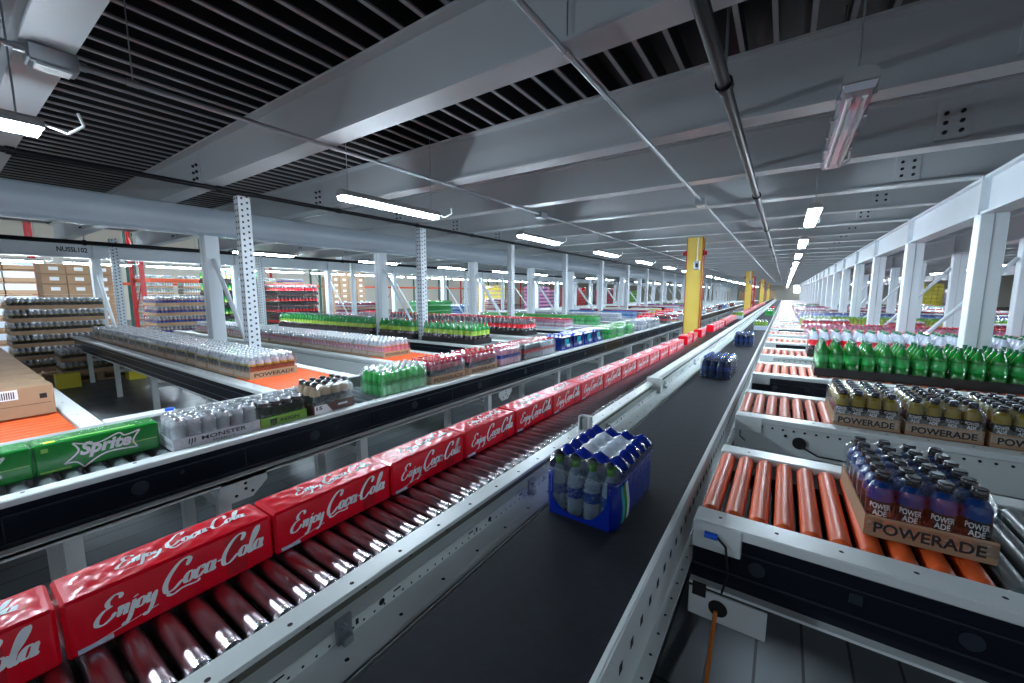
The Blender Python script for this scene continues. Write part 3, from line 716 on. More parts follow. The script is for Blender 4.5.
def pack(name, label, cat, kind, nx, ny, mats, tray=None, trayh=.075, text=None, wrap=True, detail=0, seg=12, group=None, capsub=False):
    """mats = [liquid, label, cap, clear]; detail 1: bottles are parts; 0: one mesh"""
    d, h = DIA[kind], HGT[kind]; zt = .006 if tray else 0; mats = list(mats)
    while len(mats) < 4: mats.append(mats[0])
    if detail:
        t = thing(name, label, cat, group=group)
        if tray: 
            tr = tray_mb(nx, ny, d, trayh).build('tray', tray, t)
            if text: text(tr, nx*d+.012, trayh, -ny*d/2-.0075, nx, ny, d)
        body = [p for p in prof(kind)]
        if capsub:
            ic = next(i for i, p in enumerate(body) if p[2] == 2)
            bm_ = MB().lathe(body[:ic]+[(body[ic][0], body[ic][1], 0)], 0, 0, 0, seg).mesh('bottle', mats)
            cm_ = MB().lathe(body[ic:], 0, 0, 0, seg).mesh('cap', mats)
        else: bm_ = MB().lathe(body, 0, 0, 0, seg).mesh('bottle' if kind != 'can' else 'can', mats)
        for j in range(ny):
            for i in range(nx):
                o = link('bottle' if kind != 'can' else 'can', bm_, t, (-nx*d/2+d*(i+.5), -ny*d/2+d*(j+.5), zt))
                if capsub: link('cap', cm_, o)
        if wrap: film_mesh(nx, ny, d, h, trayh*.3 if tray else .01).build('shrink_film', 'film', t)
        return t
    b = MB()
    for j in range(ny):
        for i in range(nx): b.lathe(prof(kind), -nx*d/2+d*(i+.5), -ny*d/2+d*(j+.5), zt, 8)
    ml = list(mats)
    while len(ml) < 4: ml.append(ml[0])
    if tray:
        ml.append(tray); q = tray_mb(nx, ny, d, trayh); b.add(q.v, q.f, 4)
    if wrap:
        ml.append('film'); q = film_mesh(nx, ny, d, h, trayh*.3 if tray else .01); b.add(q.v, q.f, len(ml)-1, True)
    o = link(name, b.mesh(name, ml)); return tag(o, label, cat, group)
def t_power(parent, W, H, y, nx, ny, d):
    b = MB().flat(T_PWR, (-W*.42, y, H*.22), (W*.84, 0, 0), (0, 0, H*.52)); b.build('lettering', 'ink_black', parent)
def bottle_words(t, nx, ny, d, z, sx=1):
    """white POWER ADE words wrapped on the front row of labels"""
    for i in range(nx):
        if i % 2 and nx > 4: continue
        b = MB(); r = .0458; cx = -nx*d/2+d*(i+.5); cy = -ny*d/2+d*.5
        for T, zz, w, hh in ((T_PO, z+.036, 1.5, .024), (T_AD, z+.008, 1.0, .024)):
            vs = [(cx+r*math.sin((x-.5)*w-.15), cy-r*math.cos((x-.5)*w-.15), zz+yy*hh) for x, yy in T[0]]; b.add(vs, T[1])
        b.build('label_lettering', 'ink_white', t)
def stroke_box(strokes, thick=.05): return norm2d(*pen(strokes, slant=0, const=True, thick=thick))

# cola carton
def make_carton():
    t = thing('soda_carton', '', 'carton')
    L, W, H = .258, .083, .164
    bd = MB().bbox(-L, L, -W, W, 0, H, .008).build('carton_body', 'coke_red', t)
    MB().flat(LOGO, (-L*.80, -W-.0012, H*.12), (L*1.68, 0, 0), (0, 0, H*.80)).build('front_lettering', 'ink_white', t)
    MB().box(-L*.93, -L*.66, -W-.0012, -W-.0008, H*.05, H*.13).build('silver_mark', 'film_white', t)
    MB().box(L*.42, L*.66, -W-.0008, -W-.0005, H*.10, H*.86).build('can_picture', 'coke_dark', t)
    nX, nY = 36, 14
    def zt(x, y):
        k = max(0, min(1, (L-.012-abs(x))/.02))*max(0, min(1, (W-.006-abs(y))/.015))
        return H-.001+.0075*k*(.45+.55*math.cos(2*math.pi*x/.0835+math.pi)*math.cos(2*math.pi*y/.072+math.pi))
    vs = [(-L+.012+(2*L-.024)*i/nX, -W+.008+(2*W-.016)*j/nY) for j in range(nY+1) for i in range(nX+1)]
    MB().add([(x, y, zt(x, y)) for x, y in vs], [(j*(nX+1)+i, j*(nX+1)+i+1, (j+1)*(nX+1)+i+1, (j+1)*(nX+1)+i) for j in range(nY) for i in range(nX)], 0, True).build('top_panel', 'coke_red', t)
    lv = [(-L*.55+L*1.35*x, -W*.60+W*1.25*y) for x, y in LOGO[0]]
    MB().add([(x, y, zt(x, y)+.0016) for x, y in lv], LOGO[1]).build('top_lettering', 'ink_white', t)
    return t
ct = make_carton(); hp = math.pi/2
ys = []
y = -.672; i = 0
while y < 7.7: ys.append(y); y += .524
kk = 0
for i, y in enumerate(ys):
    place(ct, USED, (-1.583+.012*max(0, y), y, ZC), hp+random.uniform(-.012, .012), f'red soda carton with white script on the roller line, {nth(i)} from the near end', 'red soda cartons on the roller line')
for i, y in enumerate((8.2, 8.78, 9.75)):
    place(ct, USED, (-1.53, y, ZC), hp+random.uniform(-.03, .03), f'red soda carton beside the first yellow column, {nth(i)} from the near side', 'red cartons by the yellow column')
y = 11.3; i = 0
while y < 16.6:
    place(ct, USED, (-1.50, y, ZC), hp, f'red soda carton past the first yellow column, {nth(i)} of that row', 'red cartons past the yellow column'); y += .56+(.25 if i == 3 else 0); i += 1
y = 18.6; i = 0
while y < 42:
    place(ct, USED, (-1.48, y, ZC), hp, f'red soda carton far down the line, {nth(i)} after the green pack', 'red cartons far down the line'); y += .54; i += 1

# sprite carton
def make_sprite():
    t = thing('lemon_soda_carton', '', 'carton'); L, W, H = .262, .083, .175
    MB().bbox(-L, L, -W, W, 0, H, .008).build('carton_body', 'sprite_green', t)
    MB().flat(T_SPR, (-L*.36, -W-.0014, H*.26), (L*.86, 0, 0), (0, .0, H*.55)).build('front_lettering', 'ink_white', t)
    fr = pen([[(-1.15, .95), (-.98, .5), (-1.5, 0)], [(-1.15, .95), (-.3, .72), (.5, 1.0), (.75, .82), (1.35, .95)], [(1.35, .95), (1.05, .45), (1.2, .05)], [(-1.5, 0), (-1.1, -.02), (-.85, -.35)], [(-.85, -.35), (0, .12), (1.2, .05)]], slant=0, const=True, thick=.075)
    MB().flat(fr, (L*.06, -W-.0012, H*.22), (L*.44, 0, 0), (0, 0, H*.66)).build('frame_line', 'ink_white', t)
    MB().box(-L*.95, -L*.5, -W-.0012, -W-.001, H*.06, H*.12).box(-L*.9, -L*.8, -W-.0012, -W-.001, H*.72, H*.85).box(L*.55, L*.96, -W-.0012, -W-.001, H*.42, H*.45).box(-L*.6, L*.6, -W*.7, -W*.45, H, H+.0012).build('small_print', 'ink_green', t)
    MB().box(-L*.85, -L*.68, -W*.85, -W*.5, H, H+.0014).tube((L*.52, -W-.0015, H*.43), (L*.52, -W, H*.43), .006, 8).build('lemon_mark', 'ink_yellow', t)
    return t
sp = make_sprite()
XL = -3.25
place(sp, USED, (-3.385, -.02, LZ), hp, 'green lemon soda carton cut by the left edge of the photo')
place(sp, USED, (-3.385, .51, LZ), hp, 'green lemon soda carton with white lettering next to the silver can tray')
place(sp, USED, (-3.385, -.55, LZ), hp, 'green lemon soda carton hidden at the near end of the left conveyor')

# monster tray
def t_monster(parent, W, H, y, nx, ny, d):
    MB().flat(T_MON, (-W*.2, y-.001, H*.45), (W*.52, 0, 0), (0, 0, H*.36)).build('lettering', 'ink_black', parent)
    MB().flat(T_EN, (-W*.08, y-.001, H*.14), (W*.26, 0, 0), (0, 0, H*.15)).build('lettering', 'ink_black', parent)
    MB().flat(pen([[(0, 1), (.05, .5), (0, 0)], [(.3, 1), (.35, .45), (.28, -.25)], [(.6, 1), (.65, .5), (.62, .05)]], slant=.1, thick=.13, thin=.05), (-W*.34, y-.001, H*.35), (.05, 0, 0), (0, 0, H*.5)).build('claw_mark', 'ink_black', parent)
tm = pack('energy_drink_tray', 'silver energy drink can tray beside the green lemon soda carton', 'drink tray', 'can', 6, 3, ['can_silver', 'tray_silver', 'can_top'], 'tray_silver', .075, t_monster, detail=1)
USED[tm.name] = True; tm.location = ((XL-.01)*S, 1.045*S, (LZ-ZF)*S); tm.rotation_euler = (0, 0, hp)
def t_reign(parent, W, H, y, nx, ny, d):
    MB().flat(T_REIGN, (-W*.1, y-.001, H*.3), (W*.42, 0, 0), (0, 0, H*.36)).build('lettering', 'ink_black', parent)
    MB().box(-W*.32, -W*.17, y-.0015, y-.001, H*.62, H*.78).box(-W*.31, -W*.27, y-.0015, y-.001, H*.2, H*.65).box(-W*.26, -W*.23, y-.0015, y-.001, H*.12, H*.65).box(-W*.22, -W*.18, y-.0015, y-.001, H*.2, H*.65).build('crown_mark', 'ink_black', parent)
tr_ = pack('energy_drink_tray', 'lime green tray of black energy drink cans after the silver tray', 'drink tray', 'can', 4, 3, ['can_black', 'can_black', 'can_top'], 'tray_green', .075, t_reign, detail=1)
tr_.location = ((XL-.01)*S, 1.475*S, (LZ-ZF)*S); tr_.rotation_euler = (0, 0, hp+.02)
def t_15(parent, W, H, y, nx, ny, d):
    MB().add([(-W*.48, y-.001, H*.04), (-W*.05, y-.001, H*.04), (-W*.2, y-.001, H*.92), (-W*.48, y-.001, H*.92)], [(0, 1, 2, 3)]).build('white_corner', 'ink_white', parent)
    MB().flat(T_15, (-W*.44, y-.002, H*.45), (W*.14, 0, 0), (0, 0, H*.36)).build('lettering', 'ink_black', parent)
    MB().box(W*.08, W*.32, y-.001, y-.0005, H*.5, H*.7).build('brand_strip', 'lab_white', parent)
t15 = pack('sports_drink_tray', 'dark brown tray of tan drink bottles with a white corner', 'drink tray', 'sport', 4, 3, ['liq_tan', 'lab_black', 'cap_black'], 'tray_brown', .085, t_15, detail=1)
t15.location = ((XL-.01)*S, 1.88*S, (LZ-ZF)*S); t15.rotation_euler = (0, 0, hp+.03)
pg = pack('lemon_soda_bottle_pack', '', 'drink pack', 'water', 7, 4, ['sprite_plastic', 'lab_green', 'cap_white'], None, detail=1)
place(pg, USED, (XL-.06, 2.68, LZ), hp, 'clear wrapped pack of bright green soda bottles on the left conveyor')
pr_ = pack('sports_drink_tray', '', 'drink tray', 'sport', 6, 4, ['liq_red', 'lab_black', 'cap_red', 'liq_red'], 'card', .085, t_power, detail=1)
place(pr_, USED, (XL-.06, 3.30, LZ), hp, 'cardboard tray of dark red sports drinks just after the green bottle pack')
place(pr_, USED, (XL-.06, 3.95, LZ), hp, 'second cardboard tray of dark red sports drinks on the left conveyor')
pk = pack('soda_bottle_pack', '', 'drink pack', 'water', 6, 4, ['liq_pink', 'lab_blue', 'cap_red'], None, detail=1)
place(pk, USED, (XL-.06, 4.60, LZ), hp, 'wrapped pack of pinkish bottles with red caps on the left conveyor')
pc = pack('soda_bottle_pack', '', 'drink pack', 'water', 6, 4, ['liq_cola', 'lab_red', 'cap_red'], None, detail=1)
place(pc, USED, (XL-.06, 5.2, LZ), hp, 'wrapped cola bottle pack with red labels on the left conveyor')
pd = pack('soda_bottle_pack', '', 'drink pack', 'water', 5, 4, ['liq_clear', 'lab_red', 'cap_red'], None, detail=1)
place(pd, USED, (XL-.06, 5.7, LZ), hp, 'wrapped pack of clear bottles next to the blue water packs')

# water pack with printed blue film
def make_water():
    t = thing('water_bottle_pack', '', 'water pack'); nx, ny, d = 4, 6, .087; W, D = nx*d/2+.006, ny*d/2+.006; H = .30
    bm_ = MB().lathe([(p[0], p[1], p[2]) for p in prof('water') if p[2] != 2][:8]+[(.015, .238, 0)], 0, 0, 0, 14).mesh('bottle', ['water_plastic', 'lab_wblue'])
    cm_ = MB().lathe([p for p in prof('water') if p[2] == 2], 0, 0, 0, 12).mesh('cap', ['liq_clear', 'lab_blue', 'cap_lime'])
    bb_ = MB().lathe(prof('water')[:4]+[(.0408, .095, 1), (.0408, .14, 0)], 0, 0, 0, 10)
    for j in range(ny):
        for i in range(nx):
            o = link('bottle', bm_, t, (-nx*d/2+d*(i+.5), -ny*d/2+d*(j+.5), 0)); link('cap', cm_, o)
    # printed film: closed sides with rounded corners; the front end has a clear arched window
    b = MB(); N = 10
    def ring(z, k):
        r = .045; out = []
        for cx, cy, a0 in ((W-r, -D+r, -90), (W-r, D-r, 0), (-W+r, D-r, 90), (-W+r, -D+r, 180)):
            for i in range(4):
                a = math.radians(a0+30*i); out.append(((cx+r*math.cos(a))*k, (cy+r*math.sin(a))*k, z))
        return out
    rings = [ring(0, .97), ring(.02, 1.0), ring(.08, 1.005), ring(.16, 1.0), ring(.225, .985)]
    vs = sum(rings, []); n = 16
    for k in range(4):
        for i in range(n):
            j = (i+1) % n
            if i == 15: continue      # gap between last and first corner = front end
            b.add([vs[k*n+i], vs[k*n+j], vs[(k+1)*n+j], vs[(k+1)*n+i]], [(0, 1, 2, 3)], 0, False)
    b.build('film_sides', ['film_blue'], t)
    # front end film: blue skirt curving down round a clear window
    f = MB(); y = -D-.002; steps = 16
    for i in range(steps):
        u0, u1 = i/steps, (i+1)/steps
        hz = lambda u: .022+.085*abs(2*u-1)**3+(.05*max(0, u-.72)*3.4)
        X = lambda u: (-W+.03)+(2*W-.06)*u
        f.add([(X(u0), y, .0), (X(u1), y, .0), (X(u1), y, hz(u1)), (X(u0), y, hz(u0))], [(0, 1, 2, 3)])
    f.build('film_skirt', 'film_blue', t)
    MB().add([(-W+.03, y+.001, .02), (W-.03, y+.001, .02), (W-.03, y+.006, .225), (-W+.03, y+.006, .225)], [(0, 1, 2, 3)]).build('film_window', 'film', t)
    # wavy graphics on the right hand side
    for dx, mk, y0 in ((.001, 'lab_teal', -D+.05), (.0015, 'cap_lime', -D+.085), (.0018, 'film_white', -D+.11)):
        g = MB(); pts = [(y0+.02*math.sin(z*22)+z*.05, z) for z in [.02+.02*i for i in range(10)]]
        for (a, z0), (a2, z1) in zip(pts, pts[1:]): g.add([(W+dx+.001, a, z0), (W+dx+.001, a+.03, z0), (W+dx+.001, a2+.03, z1), (W+dx+.001, a2, z1)], [(0, 1, 2, 3)])
        g.build('wave_print', mk, t)
    # lumpy top film with a white panel
    q = film_mesh(nx, ny, d, H, .215); tp = MB(); o = len(q.v)
    mi = []
    for fc in q.f:
        c = [sum(q.v[i][k] for i in fc)/4 for k in range(3)]
        mi.append(2 if c[1] < -D+d*.62 else 1 if abs(c[0]-.01) < .10 and abs(c[1]-.03) < .15 else 0)
    tp.v = q.v; tp.f = q.f; tp.m = mi; tp.sm = [True]*len(q.f)
    tp.build('film_top', ['film_blue', 'film_white', 'film'], t)
    return t
wp = make_water()
place(wp, USED, (-.715, 1.87, ZB), -.02, 'large blue wrapped water bottle pack nearest the camera on the black belt')
pn = pack('water_bottle_pack', '', 'water pack', 'water', 4, 6, ['liq_navy', 'lab_wblue', 'cap_blue', 'liq_navy'], None, detail=1)
place(pn, USED, (-.635, 5.66, ZB), -.05, 'navy blue wrapped water bottle pack in the middle distance, second on the belt')
place(pn, USED, (-.62, 9.3, ZB), .03, 'navy blue wrapped water bottle pack, third on the belt')
gp_ = pack('lime_drink_tray', '', 'drink tray', 'water', 4, 6, ['liq_lime', 'lab_lime', 'cap_white'], 'film_white', .12, None, detail=1)
place(gp_, USED, (-.52, 13.6, ZB), .08, 'white tray of lime green bottles, fourth load on the belt')
place(gp_, USED, (-1.42, 17.4, ZC), 0, 'white tray of lime green bottles between the red cartons')
place(pg, USED, (-.55, 22.5, ZB), hp, 'green bottle pack far down the black belt')
place(pg, USED, (-.55, 24.5, ZB), hp, 'second green bottle pack far down the black belt')
place(ct, USED, (-.6, 32, ZB), hp, 'lone red carton far down the black belt')

# powerade trays on the right
pb = pack('sports_drink_tray', '', 'drink tray', 'sport', 4, 6, ['liq_blue', 'lab_black', 'cap_black'], 'card', .088, t_power, detail=1, seg=16, capsub=True)
bottle_words(pb, 4, 6, DIA['sport'], .082)
place(pb, USED, (.515, 2.40, LZ), .04, 'cardboard tray of dark blue sports drink bottles on the nearest right lane')
pgold = pack('sports_drink_tray', '', 'drink tray', 'sport', 4, 6, ['liq_gold', 'lab_black', 'cap_black'], 'card', .088, t_power, detail=1, seg=12, capsub=True)
bottle_words(pgold, 4, 6, DIA['sport'], .082)
for i in range(6):
    place(pgold, USED, (.555+.405*i, 4.13, LZ), .02, f'cardboard tray of yellow sports drinks on the second right lane, {nth(i)} from the belt', 'yellow sports drink trays, second right lane')

# two litre shells
def shell2(name, mats, label='', nx=2, ny=4, detail=1, seg=14):
    t = pack(name, label, 'bottle crate', 'twoL', nx, ny, mats, 'shell_black', .10, None, wrap=False, detail=detail, seg=seg); return t
sg = shell2('soda_bottle_crate', ['liq_green', 'lab_green', 'cap_green', 'liq_green'])
for i in range(12):
    if not blocked(.50+.285*i, 6.3, 0.14, .27): place(sg, USED, (.50+.285*i, 6.30, LZ), 0, f'black crate of big green soda bottles on the third right lane, {nth(i)} from the belt', 'green bottle crates, third right lane')
sw = shell2('soda_bottle_crate', ['liq_cola', 'lab_red', 'cap_green', 'liq_clear'])
for i in range(14):
    if not blocked(.50+.285*i, 8.15, 0.14, .27): place(sw, USED, (.50+.285*i, 8.15, LZ), 0, f'red labelled bottle crate with green caps, fourth right lane, {nth(i)} from the belt', 'red labelled crates, fourth right lane')
sd = shell2('soda_bottle_crate', ['liq_cola', 'lab_dlime', 'cap_green', 'liq_green'], seg=10)
for i in range(26):
    if not blocked(-5.02-.29*i, 6.15, 0.14, .27): place(sd, USED, (-5.02-.29*i, 6.15, LZ), 0, f'dark crate of lime labelled soda bottles, left lane, {nth(i)} from the conveyor', 'lime labelled crates, left lane')
sr = shell2('soda_bottle_crate', ['liq_cola', 'lab_red', 'cap_red', 'cola_neck'], seg=10)
for i in range(22):
    if not blocked(-5.1-.29*i, 8.1, 0.14, .27): place(sr, USED, (-5.1-.29*i, 8.1, LZ), 0, f'dark crate of red labelled cola bottles, left lane, {nth(i)} from the conveyor', 'red labelled cola crates, left lane')

# left lane trays
pgL = pack('sports_drink_tray', '', 'drink tray', 'sport', 6, 4, ['liq_gold', 'lab_black', 'cap_white', 'shoulder_clear'], 'card', .088, t_power, detail=1, seg=10)
for i in range(19):
    if not blocked(-5.24-.40*i, 2.3, .18, .27): place(pgL, USED, (-5.24-.40*i, 2.30+random.uniform(-.02,.02), LZ), hp+random.uniform(-.02,.06), f'cardboard tray of golden sports drinks on the left lane, {nth(i)} from the conveyor', 'golden sports drink trays, left lane')
pp_ = pack('sports_drink_tray', '', 'drink tray', 'sport', 6, 4, ['liq_peach', 'liq_pink', 'cap_white', 'shoulder_clear'], 'card', .088, t_power, detail=1, seg=8)
for i in range(19):
    if not blocked(-5.25-.40*i, 4.16, .18, .27): place(pp_, USED, (-5.25-.40*i, 4.16+random.uniform(-.02,.02), LZ), hp+random.uniform(-.02,.06), f'cardboard tray of peach sports drinks on the left lane, {nth(i)} from the conveyor', 'peach sports drink trays, left lane')

# brown cartons on the nearest left lane
def make_brown():
    t = thing('cardboard_box', '', 'box')
    MB().bbox(-.2, .2, -.36, .36, 0, .25, .006).build('box_body', 'card', t)
    MB().box(.2, .2015, .02, .17, .155, .235).build('paper_label', 'ink_white', t)
    q = MB(); y = .03
    while y < .155: q.box(.2015, .2022, y, y+.006, .165, .22); y += .0115
    q.build('barcode', 'ink_black', t)
    MB().box(.2, .2012, .28, .32, .14, .18).box(.2, .2008, -.36, .34, .1, .103).build('print_mark', 'ink_black', t)
    MB().box(-.2, .2, -.025, .025, .25, .2512).build('tape', 'card_dark', t)
    return t
bx = make_brown()
for i in range(17): place(bx, USED, (-5.2-.42*i, .17, LZ), .02, f'brown cardboard box on the nearest left lane, {nth(i)} from the conveyor', 'brown boxes on the left lane')

# farther lanes: simple one-mesh packs
def P0(key, *a, **k): return pack(*a, **k)
FP = {
 'pink': P0('pink', 'soda_bottle_pack', '', 'drink pack', 'water', 4, 6, ['liq_pink', 'lab_white', 'cap_red'], 'film_white', .05),
 'mauve': P0('mauve', 'soda_bottle_pack', '', 'drink pack', 'water', 4, 6, ['liq_red', 'lab_white', 'cap_white'], 'card', .06),
 'green': P0('green', 'soda_bottle_pack', '', 'drink pack', 'water', 4, 6, ['sprite_plastic', 'lab_green', 'cap_lime'], None),
 'white': P0('white', 'soda_bottle_pack', '', 'drink pack', 'water', 4, 6, ['liq_clear', 'lab_white', 'cap_white'], None),
 'blue': P0('blue', 'soda_bottle_pack', '', 'drink pack', 'water', 4, 6, ['liq_dasani', 'lab_blue', 'cap_blue'], None),
 'lime': P0('lime', 'soda_bottle_pack', '', 'drink pack', 'water', 4, 6, ['liq_lime', 'lab_lime', 'cap_lime'], None),
 'yellow': P0('yellow', 'soda_bottle_pack', '', 'drink pack', 'water', 4, 6, ['liq_yellow', 'lab_white', 'cap_white'], None),
 'purple': P0('purple', 'soda_bottle_pack', '', 'drink pack', 'water', 4, 6, ['liq_purple', 'lab_black', 'cap_white'], None),
 'cola': P0('cola', 'soda_bottle_pack', '', 'drink pack', 'water', 4, 6, ['liq_cola', 'lab_red', 'cap_red'], None),
 'gold': P0('gold', 'sports_drink_tray', '', 'drink tray', 'sport', 4, 4, ['liq_gold', 'lab_black', 'cap_white', 'shoulder_clear'], 'card', .088),
 'peach': P0('peach', 'sports_drink_tray', '', 'drink tray', 'sport', 4, 4, ['liq_peach', 'lab_blue', 'cap_white', 'shoulder_clear'], 'card', .088),
 'clear': P0('clear', 'sports_drink_tray', '', 'drink tray', 'sport', 4, 4, ['liq_lime', 'lab_white', 'cap_white', 'shoulder_clear'], 'card', .08),
 'green2': P0('g2', 'soda_bottle_crate', '', 'bottle crate', 'twoL', 3, 3, ['liq_cola', 'lab_lime', 'cap_green', 'lab_green'], 'shell_black', .10, wrap=False),
 'cola2': P0('c2', 'soda_bottle_crate', '', 'bottle crate', 'twoL', 3, 3, ['liq_cola', 'lab_red', 'cap_red', 'cola_neck'], 'shell_black', .10, wrap=False),
}
CN = {'pink': 'pink', 'mauve': 'dark red', 'green': 'bright green', 'white': 'pale', 'blue': 'blue', 'lime': 'lime', 'yellow': 'yellow', 'purple': 'purple', 'cola': 'dark cola'}
left_kinds = ['pink', 'green', 'white', 'blue', 'mauve', 'yellow', 'cola', 'white', 'pink', 'blue', 'green', 'cola', 'white', 'purple', 'pink', 'blue']
left_start = [-5.0, -4.9, -4.9, -4.9, -5.0, -4.9, -5.2, -4.9]
for li in range(4, 16):
    y0 = LY[li]; kd = left_kinds[li-4]; xs = left_start[(li-4) % 8]
    if li < 11:
        n = 13 if li < 7 else 9
        for i in range(n):
            if not blocked(xs-.17-.36*i, y0+.54, .17, .25): place(FP[kd], USED, (xs-.17-.36*i, y0+.54, LZ), 0, f'{CN[kd]} bottle pack on the {nth(li)} lane left of the long conveyor, {nth(i)} in row', f'{CN[kd]} packs on the {nth(li)} left lane')
    else:
        src = FP[kd].data; vs = []; b = MB()
        for i in range(8):
            if blocked(xs-.17-.36*i, y0+.54, .17, .25): continue
            o = len(b.v)
            for v in src.vertices: b.v.append((v.co.x/S+xs-.17-.36*i, v.co.y/S+y0+.54, v.co.z/S+LZ))
            for p in src.polygons: b.f.append(tuple(q+o for q in p.vertices)); b.m.append(p.material_index); b.sm.append(p.use_smooth)
        o = b.build('distant_drink_packs', [m.name for m in src.materials]); o['kind'] = 'stuff'; tag(o, f'far row of {CN[kd]} bottle packs left of the long conveyor, lane {nth(li)}', 'drink packs')
right_kinds = ['pink', 'pink', 'mauve', 'lime', 'blue', 'purple', 'cola', 'white', 'pink', 'blue', 'purple', 'green', 'cola', 'white']
for li in range(4, 18):
    y0 = LY[li]; kd = right_kinds[li-4]
    if li < 8:
        n = int(min(26, (y0*.34+1.4)/.36))
        for i in range(n):
            if not blocked(.62+.36*i, y0+.54, .17, .25): place(FP[kd], USED, (.62+.36*i, y0+.54, LZ), 0, f'{CN[kd]} bottle pack on the {nth(li)} lane right of the belt, {nth(i)} in its row', f'{CN[kd]} packs on the {nth(li)} right lane')
    else:
        src = FP[kd].data; b = MB()
        for i in range(20):
            if blocked(.62+.36*i, y0+.54, .17, .25): continue
            o = len(b.v)
            for v in src.vertices: b.v.append((v.co.x/S+.62+.36*i, v.co.y/S+y0+.54, v.co.z/S+LZ))
            for p in src.polygons: b.f.append(tuple(q+o for q in p.vertices)); b.m.append(p.material_index); b.sm.append(p.use_smooth)
        o = b.build('distant_drink_packs', [m.name for m in src.materials]); o['kind'] = 'stuff'; tag(o, f'far row of {CN[kd]} bottle packs right of the belt, lane {nth(li)}', 'drink packs')
# more packs on the left main conveyor
def make_bluepack():
    t = thing('blue_bottle_pack', '', 'drink pack')
    q = film_mesh(5, 4, DIA['water'], .275, 0.0); q.build('film_body', 'film_blue', t)
    MB().box(-.1, .06, -.178, -.175, .08, .2).build('wave_print', 'lab_teal', t); MB().box(-.02, .1, -.1795, -.1785, .05, .1).build('white_print', 'film_white', t)
    return t
bp_ = make_bluepack()
for i, y in enumerate((6.35, 6.85, 7.32, 7.8)): place(bp_, USED, (XL-.06, y, LZ), hp, f'blue wrapped bottle pack on the left conveyor, {nth(i)} of four together', 'blue packs on the left conveyor')
seq = [(8.5, 'green'), (9.05, 'green'), (9.8, 'green'), (10.9, 'white'), (11.6, 'white'), (12.3, 'white'), (13.8, 'cola'), (15, 'mauve'), (16, 'white'), (17.2, 'pink'), (18.4, 'white'), (19.6, 'cola'), (21, 'white'), (23, 'mauve'), (25, 'white'), (27, 'cola'), (29, 'blue'), (31, 'white'), (34, 'cola')]
for i, (y, kd) in enumerate(seq): place(FP[kd], USED, (XL-.07, y, LZ), hp, f'{CN[kd]} bottle pack on the left conveyor, {nth(i)} beyond the blue packs')
# extra cross conveyors seen over the left lanes
for i, y in enumerate([14.6, 16.4, 19.5, 22.0, 24.5]):
    place(ct, USED, (-4.15-.3*i, y, LZ+.02), .0, f'red soda carton turning off the left conveyor, {nth(i)} from the camera', 'red cartons leaving the left conveyor')

# ------------------------------------------------------------ pallets and racks beyond
def pallet(x, y, w, d, label, z=ZF):
    t = thing('wooden_pallet', label, 'pallet', (x, y, z))
    q = MB()
    n = 7
    for i in range(n): q.box(-w/2, w/2, -d/2+i*d/n, -d/2+(i+.75)*d/n, .15, .18)
    q.build('deck_boards', 'wood', t)
    q = MB()
    for i in (-1, 0, 1): q.box(-w/2, w/2, i*(d/2-.06)-.06, i*(d/2-.06)+.06, .02, .15)
    q.box(-w/2, w/2, -d/2, d/2, 0, .02)
    q.build('runners', 'wood', t)
def load(x, y, kd, nx, ny, nz, what, step=None, hz=None, z=ZF, with_pallet=True):
    me = FP[kd]; sx, sy = {'gold': (.378, .378), 'peach': (.378, .378), 'clear': (.378, .378), 'green2': (.425, .425), 'cola2': (.425, .425)}.get(kd, (.346, .515))
    h = hz or {'green2': .43, 'cola2': .43, 'gold': .285, 'peach': .285, 'clear': .285}.get(kd, .285)
    if with_pallet: pallet(x, y, nx*sx+.1, ny*sy+.1, f'wooden pallet under {what}', z)
    for k in range(nz):
        for j in range(ny):
            for i in range(nx):
                if not (i == nx-1 or j == 0) and z+.18+nz*h > -.15: continue
                place(me, USED, (x-nx*sx/2+(i+.5)*sx, y-ny*sy/2+(j+.5)*sy, z+.18+k*h), 0, f'tray in {what}, {nth(k)} layer, {nth(i)} row, {nth(j)} column', what)
load(-13.25, 2.1, 'gold', 2, 3, 2, 'the low golden tray stack')
load(-14.6, 1.75, 'gold', 3, 4, 6, 'the tall golden tray stack')
load(-15.2, 4.4, 'peach', 3, 4, 6, 'the peach tray stack')
load(-17.2, 6.6, 'green2', 3, 4, 6, 'the green crate stack')
load(-17.2, 8.7, 'cola2', 3, 4, 5, 'the cola crate stack')
load(-15.0, 10.4, 'mauve', 3, 3, 5, 'the dark red pack stack')
load(-15.0, 14.65, 'green', 3, 4, 5, 'the green pack stack')
load(-15.4, 17.55, 'blue', 3, 3, 4, 'the blue pack stack')
load(-15.4, 21.0, 'mauve', 3, 3, 5, 'the farther dark red pack stack')
